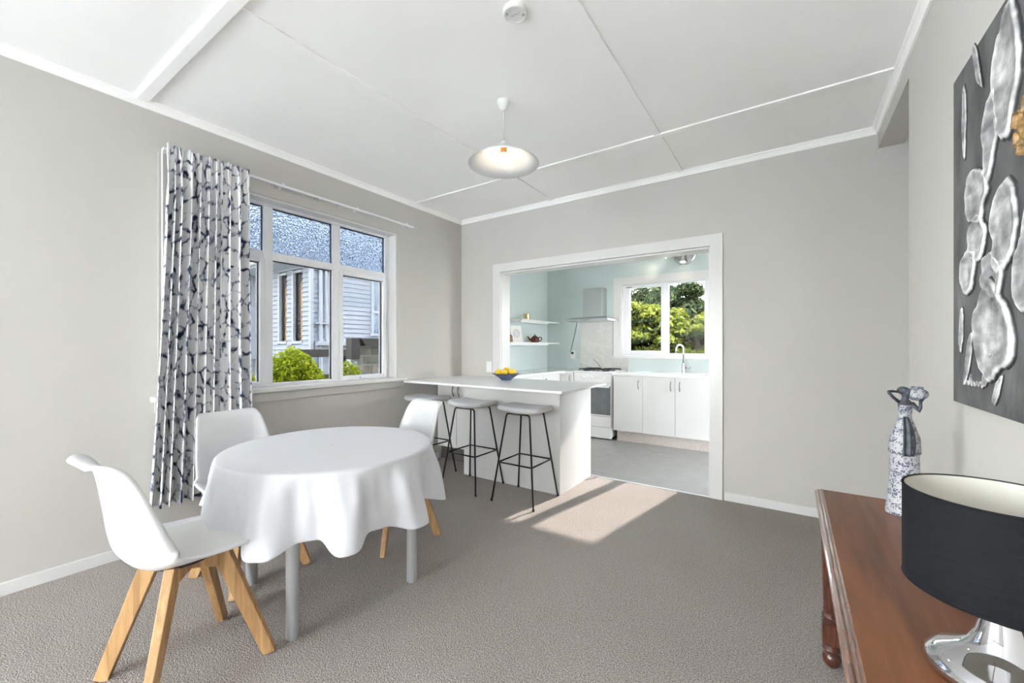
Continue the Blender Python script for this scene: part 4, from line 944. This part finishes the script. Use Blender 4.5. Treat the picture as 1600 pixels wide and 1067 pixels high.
# left of stove and left run
lc = thing('corner_cabinet', 'white gloss base cabinets turning the kitchen corner beside the stove', 'cabinet', (-2.9, 4.6, 0), world=True)
bx('body', cabw, lc, (XL+.004, -2.645), (YB+.15, YK-.02), (.143, BT-.034), bev=.001)
bx('body', cabw, lc, (-2.645, SVX0-.008), (5.078, YK-.02), (.143, BT-.034), bev=.001)
bx('kick', kickm, lc, (-2.70, -2.69), (YB+.15, 5.15), (-.003, .143), bev=0)
bx('kick', kickm, lc, (-2.69, SVX0-.01), (5.15, 5.16), (-.003, .143), bev=0)
d = bx('door', cabw, lc, (-2.622, SVX0-.010), (5.058, 5.077), (.143, BT-.036), bev=.0015); attach(handle(lc, -2.475, 5.058, .775, .085), d, lc)
ys = [YB+.155, 4.18, 4.60, 5.052]
for i in range(3):
    d = bx('door', cabw, lc, (-2.644, -2.625), (ys[i]+.002, ys[i+1]-.002), (.143, BT-.036), bev=.0015)
    pts = [(-2.625+.004+.026*math.sin(PI*q/8), ys[i]+.05, .735+.115*(q/8-.5)) for q in range(9)]
    h_ = MB().tube(pts, .0055, 8).build('handle', handlem, None, smooth=True); attach(h_, d, lc)
o = MB().prism([(XL+.002, YB+.15), (-2.600, YB+.15), (-2.600, 4.97), (-2.535, 5.035), (SVX0-.008, 5.035), (SVX0-.008, YK-.003), (XL+.002, YK-.003)], BT-.032, BT).build('corner_benchtop', bencht, None, bev=.003)
tag(o, 'white benchtop in the kitchen corner below the shelves', 'benchtop')
# splashback, hood, outlet
o = MB().prism([(-2.585, BT+.004), (-1.853, BT+.004), (-1.853, 1.043), (-2.083, 1.043), (-2.083, 1.562), (-2.585, 1.562)], YK-.012, YK-.001, axis='y').build('splashback', marble, None, bev=.001)
# notch: the window architrave sits over its right upper part
tag(o, 'pale marble splashback sheet behind the stove', 'splashback')
hd_ = thing('range_hood', 'brushed steel range hood with box chimney above the stove', 'range hood', (-2.29, 5.45, 1.55), world=True)
hx0, hx1, hy0 = -2.592, -1.990, 5.175
cv = MB(); zb_, zl, zt_ = 1.553, 1.582, 1.612
vs = [(hx0, hy0, zb_), (hx1, hy0, zb_), (hx1, YK-.014, zb_), (hx0, YK-.014, zb_), (hx0, hy0, zl), (hx1, hy0, zl), (hx1, YK-.014, zl), (hx0, YK-.014, zl),
      (hx0+.075, hy0+.10, zt_), (hx1-.075, hy0+.10, zt_), (hx1-.075, YK-.014, zt_), (hx0+.075, YK-.014, zt_)]
cv.add(vs, [(0,3,2,1),(0,1,5,4),(1,2,6,5),(2,3,7,6),(3,0,4,7),(4,5,9,8),(5,6,10,9),(6,7,11,10),(7,4,8,11),(8,9,10,11)])
cv.build('canopy', steel_d, hd_, bev=.002)
bx('chimney', steel_d, hd_, (-2.467, -2.177), (5.455, YK-.004), (1.612, 2.030), bev=.003)
bx('filter', steel, hd_, (hx0+.05, hx1-.05), (hy0+.05, YK-.08), (1.549, 1.5535), bev=.001)
for i in range(4): bx('button', blackm, hd_, (-2.36+.03*i, -2.348+.03*i), (hy0-.002, hy0+.001), (1.562, 1.572), bev=0)
ou = thing('power_outlet', 'white power outlet with black plug beside the splashback', 'outlet', (-2.706, YK, 1.083), world=True)
bx('plate', switchm, ou, (-2.740, -2.672), (YK-.010, YK), (1.024, 1.142), bev=.003)
o = MB().lathe([(.019, 0), (.019, .020), (.012, .030), (.001, .031)], seg=16).build('plug', blackm, None, smooth='auto'); o.data.transform(Matrix.Translation((-2.708, YK-.010, 1.108)) @ Matrix.Rotation(PI/2, 4, 'X')); attach(o, ou, ou)
bx('rocker', switchm, ou, (-2.714, -2.698), (YK-.013, YK-.009), (1.045, 1.062), bev=.001)
o = MB().tube(smooth_pts([(-2.713, YK-.045, 1.112), (-2.727, YK-.035, 1.13), (-2.712, YK-.02, 1.22), (-2.668, YK-.02, 1.40), (-2.635, YK-.02, 1.556)]), .004, 8).build('hood_cord', dkcord, None, smooth=True)
tag(o, 'thin black cord running from outlet up to range hood', 'cord')
o = MB().tube(smooth_pts([(-2.690, YK-.016, 1.026), (-2.62, YK-.018, .985), (-2.50, YK-.02, .955), (-2.40, YK-.022, .925), (-2.33, YK-.03, .880)]), .0035, 8).build('stove_cord', switchm, None, smooth=True)
tag(o, 'thin white cord running from outlet down behind the stove', 'cord')
o = MB().tube(smooth_pts([(-2.38, YK-.016, 1.02), (-2.33, YK-.018, .985), (-2.29, YK-.02, .945), (-2.26, YK-.025, .885)]), .0025, 6).build('gas_hose', dkcord, None, smooth=True)
tag(o, 'thin dark line drooping over the marble splashback', 'cord')
# shelves on left kitchen wall
def shelf(z, y0, label):
    t = thing('wall_shelf', label, 'shelf', (XL, (y0+YK)/2, z), world=True, group='floating shelves in the kitchen corner')
    bx('board', shelfm, t, (XL+.002, -2.935), (y0, YK-.004), (z-.018, z), bev=.002)
    bx('cleat', shelfm, t, (XL+.002, -2.965), (y0+.02, YK-.30), (z-.040, z-.018), bev=.002)
shelf(1.572, 4.57, 'upper white floating shelf carrying the brass cup')
shelf(1.262, 4.30, 'lower white floating shelf carrying the teapot and card')
cpn = thing('brass_cup', 'small brass cup on the upper kitchen shelf', 'cup', (-3.03, 4.84, 1.572))
MB().lathe([(.001, 0), (.040, 0), (.043, .004), (.043, .082), (.0415, .083), (.040, .080), (.040, .008), (.001, .008)], seg=28).build('cup_body', brassm, cpn, smooth='auto')
MB().lathe([(.0435, .070), (.045, .073), (.0435, .076)], seg=28, cap=False).build('cup_band', brassm, cpn, smooth=True)
# card leaning, with a round line drawing
cd = thing('drawing_card', 'white card with round line drawing leaning on the lower kitchen shelf', 'card', (-3.07, 4.66, 1.262), math.radians(62))
tilt = Matrix.Rotation(math.radians(-14), 4, 'X')
o = bx('card_sheet', cardm, cd, (-.085, .085), (-.004, .004), (.0, .235), bev=.001); o.data.transform(tilt)
dw = MB()
for r in (.052, .040, .020): dw.tube([(r*math.cos(a), -.005, .125+r*1.1*math.sin(a)) for a in np.linspace(0, 2*PI, 28, endpoint=False)], .0015, 5, closed=True)
for a in np.linspace(0, 2*PI, 7, endpoint=False): dw.tube([(.021*math.cos(a), -.005, .125+.022*math.sin(a)), (.051*math.cos(a+.3), -.005, .125+.055*math.sin(a+.3))], .0013, 5)
o = dw.build('drawing', inkm, cd); o.data.transform(tilt)
bd = thing('wooden_board', 'small brown wooden board behind the leaning card', 'board', (-3.11, 4.52, 1.262), math.radians(70))
o = MB().prism([(-.06, 0), (.06, 0), (.06, .085), (.045, .105), (-.045, .105), (-.06, .085)], -.008, .008, axis='y').build('board_slab', woodbr, bd, bev=.002); o.data.transform(Matrix.Rotation(math.radians(-10), 4, 'X'))
o = MB().lathe([(.010, 0), (.010, .017), (.001, .017)], 0, 0, 12).build('hang_ring', blackm, bd); o.data.transform(tilt @ Matrix.Translation((0, .001, .088)) @ Matrix.Rotation(PI/2, 4, 'X'))
te = thing('teapot', 'brown glazed teapot with lid on the lower kitchen shelf', 'teapot', (-3.02, 5.04, 1.262), math.radians(40))
MB().lathe([(.001, 0), (.048, 0), (.055, .006), (.064, .030), (.062, .055), (.050, .075), (.034, .083), (.001, .084)], seg=32).build('pot_body', teapotm, te, smooth=True)
ld = MB().lathe([(.036, .082), (.034, .090), (.020, .097), (.007, .100), (.006, .104), (.010, .110), (.008, .117), (.001, .119)], seg=24).build('lid', teapotm, te, smooth=True)
MB().tube([(-.052, 0, .030), (-.075, 0, .045), (-.092, 0, .070), (-.105, 0, .088)], [.017, .012, .009, .008], 12).build('spout', teapotm, te, smooth=True)
MB().tube([(.050, 0, .072), (.075, 0, .078), (.094, 0, .068), (.096, 0, .045), (.084, 0, .024), (.058, 0, .020)], [.007, .008, .008, .008, .007, .007], 10).build('handle', teapotm, te, smooth=True)
# three-spot light above kitchen window
kl = thing('spot_light_fitting', 'brushed metal wall fitting with lit spots above the kitchen window', 'lamp', (-1.127, YK, 2.390), world=True)
o = MB().lathe([(.135, 0), (.138, .008), (.130, .020), (.10, .030), (.001, .032)], seg=40).build('back_plate', steel, None, smooth=True); o.data.transform(Matrix.Translation((-1.127, YK, 2.390)) @ Matrix.Rotation(PI/2, 4, 'X')); attach(o, kl, kl)
def spot(p0, p1, r=.028):
    p0 = Vector(p0); p1 = Vector(p1); d_ = (p1-p0).normalized()
    h = MB().tube([p0, p0+d_*.02, p0+d_*.10, p0+d_*.13], [.012, r*.85, r*.9, r*1.25], 18).build('spot_head', steel, kl, smooth='auto')
    lz = MB().tube([p0+d_*.1301, p0+d_*.134], [r*1.12, r*1.0], 18).build('lens', spotm, kl, smooth='auto'); lz.parent = h
    MB().tube([(-1.127, YK-.025, 2.390), p0], .007, 8).build('arm', steel, kl, smooth=True)
def spotlight(p0, p1):
    d_ = bpy.data.lights.new('spot_beam', 'SPOT'); d_.energy = 1.3; d_.color = (1, .84, .64); d_.spot_size = 1.6; d_.spot_blend = .8; d_.shadow_soft_size = .025
    o = bpy.data.objects.new('spot_beam', d_); C.objects.link(o); p0 = Vector(p0); p1 = Vector(p1); dr_ = (p1-p0).normalized(); q = p0+dr_*.145
    o.parent = kl; o.location = q-Vector(kl['_w']); o.rotation_euler = dr_.to_track_quat('-Z', 'Y').to_euler()
for a_, b_ in (((-1.127, YK-.10, 2.405), (-1.127, YK-.12, 2.230)), ((-1.235, YK-.09, 2.435), (-1.37, YK-.10, 2.350)), ((-1.02, YK-.09, 2.435), (-.88, YK-.08, 2.410))): spotlight(a_, b_)
spot((-1.127, YK-.10, 2.405), (-1.127, YK-.12, 2.230))
spot((-1.235, YK-.09, 2.435), (-1.37, YK-.10, 2.350), .024); spot((-1.02, YK-.09, 2.435), (-.88, YK-.08, 2.410), .024)

# ================================================================== OUTDOORS
g_ = struct(bx('garden_ground', groundm, None, (-40, 40), (-40, 60), (-.75, -.55), bev=0), 'garden ground outside')
struct(bx('bounce_paving_rear', bouncem, None, (XL-.2, 9), (-20, YR-.12), (-.55, -.06), bev=0), 'unseen pale paving added behind the viewer to bounce daylight')  # added reflector, throws daylight up onto the ceiling
struct(bx('bounce_paving_left', bouncem, None, (-16, XL-.2), (-14, .3), (-.55, -.06), bev=0), 'unseen pale paving added outside the left fill window to bounce daylight')  # added reflector below the unseen left window
struct(bx('bounce_paving_side', bouncem, None, (2.4, 12), (-2.4, 7.0), (-.55, -.06), bev=0), 'unseen pale paving added beside the kitchen fill door to bounce daylight')  # added reflector for the unseen hall and kitchen glazing
random.seed(5)
XH, YH = -7.0, 4.02
hs = thing('neighbour_house', 'pale blue-grey weatherboard house seen through the wide window', 'building', (XH, YH, -.55), world=True)
bx('wall_core', housew, hs, (-14, XH-.03), (YH+.03, 14), (-.55, 3.4), bev=0)
z = 1.30; bh = .086
mY = None; k = 0
while z < 3.35:    # boards on the side facing the window
    o = MB().prism([(XH-.030, z), (XH+.016, z), (XH+.002, z+bh+.004), (XH-.030, z+bh+.004)], YH, 13.9, axis='y').build('weatherboard', housew, hs)
    z += bh
z = .55
while z < 2.62:    # boards on the end wall, cut around the two slot windows
    segs = [(-8.75, XH)] if (z+bh < 1.30 or z > 2.57) else [(-8.75, -8.115), (-7.80, -7.615), (-7.265, XH)]
    for a, c in segs:
        MB().prism([(YH+.030, z), (YH-.030, z), (YH-.002, z+bh+.004), (YH+.030, z+bh+.004)], a, c, axis='x').build('weatherboard', housew, hs)
    z += bh
bx('corner_board', housetrim, hs, (XH-.02, XH+.040), (YH-.040, YH+.02), (.55, 3.35), bev=.004)
for a, c in ((-8.115, -7.80), (-7.615, -7.265)):
    w = bx('slot_window', housetrim, hs, (a, a+.055), (YH-.03, YH+.03), (1.30, 2.57), bev=.003)
    for q in (bx('frame_rail', housetrim, hs, (a, c), (YH-.035, YH+.02), (1.255, 1.305), bev=.003), bx('frame_rail', housetrim, hs, (a, c), (YH-.03, YH+.02), (2.55, 2.585), bev=.003),
              bx('pane', clear, hs, (a+.055, c), (YH+.018, YH+.022), (1.30, 2.56), bev=0),
              bx('window_back', darkin, hs, (a+.05, c), (YH+.024, YH+.03), (1.30, 2.56), bev=0),
              bx('amber_blind', ambercloth, hs, (c-.13, c-.035), (YH+.022, YH+.024), (1.31, 2.38), bev=0)):
        q.parent = w
# pipes
MB().tube([(XH+.055, YH+.14, .62), (XH+.055, YH+.14, 3.3)], .032, 12).build('downpipe', housetrim, hs, smooth='auto')
MB().tube([(XH+.055, YH+.24, 3.3), (XH+.055, YH+.24, 1.34), (XH+.055, YH+.30, 1.26), (XH+.055, YH+.42, 1.255)], .026, 12).build('downpipe', housetrim, hs, smooth='auto')
for z in (1.62, 2.58): bx('pipe_clip', housetrim, hs, (XH, XH+.09), (YH+.04, YH+.34), (z-.012, z+.012), bev=.002)
# far sash window on the side wall
w = bx('side_window', housetrim, hs, (XH, XH+.035), (5.25, 5.31), (1.42, 2.62), bev=.003)
for q in (bx('frame_rail', housetrim, hs, (XH, XH+.035), (5.25, 6.15), (2.56, 2.62), bev=.003), bx('frame_rail', housetrim, hs, (XH, XH+.045), (5.22, 6.18), (1.42, 1.47), bev=.003),
          bx('frame_rail', housetrim, hs, (XH, XH+.040), (5.25, 6.15), (1.88, 1.93), bev=.003), bx('frame_stile', housetrim, hs, (XH, XH+.035), (6.09, 6.15), (1.42, 2.62), bev=.003),
          bx('pane', clear, hs, (XH+.024, XH+.028), (5.31, 6.09), (1.46, 2.57), bev=0), bx('curtain_panel', bluecurt, hs, (XH+.004, XH+.016), (5.31, 6.09), (1.46, 2.57), bev=0)):
    q.parent = w
bx('base_ledge', housetrim, hs, (XH-.02, XH+.13), (YH+.05, 13.9), (1.225, 1.300), bev=.006)
bx('base_board', housetrim, hs, (XH-.02, XH+.06), (YH+.05, 13.9), (1.09, 1.225), bev=.006)
bx('base_wall', housew, hs, (XH-.03, XH+.02), (YH, 13.9), (-.55, 1.09), bev=0)
bx('eave_soffit', housetrim, hs, (-9.9, XH+.02), (YH-.42, YH+.02), (2.66, 2.70), bev=.003)
MB().tube([(-9.9, YH-.44, 2.735), (XH+.05, YH-.44, 2.735)], .052, 12).build('gutter', housetrim, hs, smooth='auto')
MB().prism([(YH-.44, 2.71), (YH+.10, 2.71), (YH+.10, 3.10)], -9.9, XH, axis='x').build('porch_roof', roofm, hs)
bx('eave_soffit', housetrim, hs, (XH-.1, XH+.45), (YH-.3, 14.2), (3.38, 3.43), bev=.003)
MB().prism([(XH+.48, 3.43), (-10.5, 5.2), (-14.5, 3.43)], YH-.3, 14.2, axis='y').build('roof', roofm, hs)
# porch at the left end
bx('porch_wall', darkin, hs, (-13.9, -8.75), (YH+.7, YH+.75), (-.55, 2.66), bev=0)
bx('porch_side', darkin, hs, (-8.80, -8.75), (YH, YH+.72), (-.55, 2.66), bev=0)
MB().tube([(-9.22, YH-.1, .6), (-9.22, YH-.1, 2.66)], .085, 14).build('porch_post', housetrim, hs, smooth='auto')
bx('porch_post_casing', housetrim, hs, (-9.40, -9.05), (YH-.2, YH), (.95, 2.02), bev=.004)
# dark timber retaining fence in front of house, and block wall
fc = thing('dark_fence', 'dark stained timber rails and boxed post before the neighbouring house', 'fence', (-5.6, 3.4, -.55), world=True)
for zz in ((1.055, 1.165), (.66, .80)): bx('rail', darkt, fc, (-5.62, -5.55), (2.9, 4.6), zz, bev=.004)
for y in (3.0, 3.75, 4.5): bx('post', darkt, fc, (-5.70, -5.62), (y-.05, y+.05), (-.55, 1.16), bev=.004)
bx('boxed_post', darkt, fc, (-5.06, -4.93), (3.395, 3.53), (1.03, 1.320), bev=.004)
MB().prism([(3.53, 1.320), (4.75, 1.320), (4.75, 1.215), (3.62, 1.215)], -5.10, -4.92, axis='x').build('cap_board', darkt, fc, bev=.003)
bx('white_post', housetrim, fc, (-5.05, -4.95), (3.395, 3.50), (-.55, 1.03), bev=.004)
bw_ = thing('block_wall', 'weathered concrete block wall with pale joints beyond the hedge', 'wall', (-5.0, 4.0, -.55), world=True)
bx('mortar', mortarm, bw_, (-5.19, -5.008), (3.50, 4.75), (-.55, 1.214), bev=0)
rowh, bl_ = .128, .265
row = 0; z = 1.205-rowh
while z > -.5:
    y = 3.50-(row % 2)*bl_/2
    while y < 4.74:
        a, c = max(3.50, y)+.007, min(4.75, y+bl_)-.007
        if c-a > .03: bx('block', concretem, bw_, (-5.18, -5.0+random.uniform(-.002, .003)), (a, c), (z+.007, z+rowh-.007), bev=.004)
        y += bl_
    z -= rowh; row += 1

# foliage
def leaves(name, mat, parent, centers, normals, size, aspect=1.8, jitter=1.0):
    N = len(centers); c = np.asarray(centers); nn = np.asarray(normals)+rng.normal(0, .55*jitter, (N, 3)); nn /= np.linalg.norm(nn, axis=1)[:, None]
    t = rng.normal(0, 1, (N, 3)); t -= nn*(t*nn).sum(1)[:, None]; t /= np.linalg.norm(t, axis=1)[:, None]; b_ = np.cross(nn, t)
    s_ = size*rng.uniform(.6, 1.3, N)[:, None]
    v = np.empty((N, 4, 3)); v[:, 0] = c-t*s_*aspect/2; v[:, 1] = c+b_*s_/2+nn*s_*.12; v[:, 2] = c+t*s_*aspect/2; v[:, 3] = c-b_*s_/2+nn*s_*.12
    m = bpy.data.meshes.new(name); m.vertices.add(N*4); m.vertices.foreach_set('co', v.reshape(-1))
    m.loops.add(N*4); m.loops.foreach_set('vertex_index', np.arange(N*4, dtype=np.int32))
    m.polygons.add(N); m.polygons.foreach_set('loop_start', np.arange(0, N*4, 4, dtype=np.int32))
    m.update(calc_edges=True); m.validate(); m.materials.append(mat)
    o = bpy.data.objects.new(name, m); C.objects.link(o); o.parent = parent; o['kind'] = 'stuff'
    return o
def blob_points(N, rad, lumps, seed, shell_=.25, up=None):
    r_ = np.random.default_rng(seed); d = r_.normal(0, 1, (N, 3)); d /= np.linalg.norm(d, axis=1)[:, None]
    ld = r_.normal(0, 1, (lumps, 3)); ld /= np.linalg.norm(ld, axis=1)[:, None]
    bump = np.zeros(N)
    for q in ld: bump = np.maximum(bump, np.clip((d @ q-.80)/.20, 0, 1))
    rr = (1-shell_*r_.random(N)**1.5)*(.82+.26*bump)
    return d*rr[:, None]*np.asarray(rad), d
def shrub(name, label, cat_, loc, rad, N, size, mat, mat_in, seed, group, lumps=26, aspect=1.7):
    t = thing(name, label, cat_, loc, 0, group)
    p, d = blob_points(N, rad, lumps, seed); p = p+np.array([0, 0, rad[2]])
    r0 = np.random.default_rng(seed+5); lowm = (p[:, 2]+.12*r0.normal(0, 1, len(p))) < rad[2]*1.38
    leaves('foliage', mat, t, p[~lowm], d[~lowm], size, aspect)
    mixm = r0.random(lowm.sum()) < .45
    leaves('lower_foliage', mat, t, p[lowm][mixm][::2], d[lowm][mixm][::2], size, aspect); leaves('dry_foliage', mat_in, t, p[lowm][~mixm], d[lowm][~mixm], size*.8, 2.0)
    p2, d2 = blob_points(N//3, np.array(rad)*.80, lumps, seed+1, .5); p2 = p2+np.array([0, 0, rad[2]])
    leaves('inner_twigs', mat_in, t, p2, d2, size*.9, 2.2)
    st_ = MB(); r_ = random.Random(seed)
    for k in range(6):
        a = r_.uniform(0, 2*PI); st_.tube([(.03*math.cos(a), .03*math.sin(a), 0), (rad[0]*.3*math.cos(a), rad[1]*.3*math.sin(a), rad[2]*.8), (rad[0]*.6*math.cos(a), rad[1]*.6*math.sin(a), rad[2]*1.4)], [.03*rad[2], .02*rad[2], .006], 6)
    st_.build('stem', bark, t)
    return t
GZ = -.55
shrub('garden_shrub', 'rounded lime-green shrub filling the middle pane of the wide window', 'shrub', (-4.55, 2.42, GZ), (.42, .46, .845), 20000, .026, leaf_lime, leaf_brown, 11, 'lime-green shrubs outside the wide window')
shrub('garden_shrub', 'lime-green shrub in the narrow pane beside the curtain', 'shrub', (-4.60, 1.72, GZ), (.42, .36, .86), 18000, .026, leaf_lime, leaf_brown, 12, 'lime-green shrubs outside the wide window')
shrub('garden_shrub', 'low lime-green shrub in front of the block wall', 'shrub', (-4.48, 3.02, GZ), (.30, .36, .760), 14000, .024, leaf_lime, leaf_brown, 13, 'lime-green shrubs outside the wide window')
# bank and trees behind the kitchen
bkv = MB()
def bank(u, v):
    x = -9+18*u; y = 7.6+7*v
    return (x, y, -.6+2.3*(v**.8)+.25*mnoise.noise(Vector((x*.8, y*.8, 0))))
struct(bkv.grid(bank, 60, 30).build('garden_bank', bankm, None, smooth=True), 'dry brown bank behind the kitchen')
def conifer(loc, label, tiers, N, mat, mat_in, seed, size, R, Hh):
    t = thing('bank_tree', label, 'tree', loc, 0, 'trees on the bank behind the kitchen'); r_ = np.random.default_rng(seed)
    P = []; D = []; P2 = []; D2 = []
    for k in range(tiers):
        zz = Hh*(.10+.88*r_.random()); rad_at = R*(1-.62*(zz/Hh)**1.5); a = r_.uniform(0, 2*PI); q = rad_at*r_.uniform(.45, 1.0)
        c = np.array([q*math.cos(a), q*math.sin(a), zz]); rr = np.array([.34, .34, .15])*R*r_.uniform(.6, 1.05)
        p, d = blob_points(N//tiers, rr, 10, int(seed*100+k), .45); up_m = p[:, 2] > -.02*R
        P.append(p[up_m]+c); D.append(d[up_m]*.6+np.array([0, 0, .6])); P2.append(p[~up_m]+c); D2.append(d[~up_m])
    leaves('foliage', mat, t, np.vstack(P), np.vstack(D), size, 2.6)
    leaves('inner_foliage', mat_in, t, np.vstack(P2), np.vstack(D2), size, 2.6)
    MB().tube([(0, 0, -.6), (.05*R, 0, Hh*.5), (0, .04*R, Hh*.92)], [.10*R, .07*R, .02], 8).build('trunk', bark, t, smooth=True)
    return t
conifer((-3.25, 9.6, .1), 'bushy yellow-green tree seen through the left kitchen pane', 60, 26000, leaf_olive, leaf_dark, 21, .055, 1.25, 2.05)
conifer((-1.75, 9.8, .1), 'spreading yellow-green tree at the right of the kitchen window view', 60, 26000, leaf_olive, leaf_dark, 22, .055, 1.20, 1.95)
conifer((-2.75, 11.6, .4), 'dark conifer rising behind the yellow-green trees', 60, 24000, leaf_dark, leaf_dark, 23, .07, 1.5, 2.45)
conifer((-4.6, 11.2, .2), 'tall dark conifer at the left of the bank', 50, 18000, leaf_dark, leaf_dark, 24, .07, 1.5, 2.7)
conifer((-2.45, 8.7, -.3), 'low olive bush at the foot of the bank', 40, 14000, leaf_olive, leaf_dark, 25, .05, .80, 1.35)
conifer((-.3, 10.6, .2), 'olive tree further along the bank beyond the jamb', 50, 16000, leaf_olive, leaf_dark, 26, .06, 1.2, 1.8)
for o in bpy.data.objects:
    if '_w' in o.keys(): del o['_w']
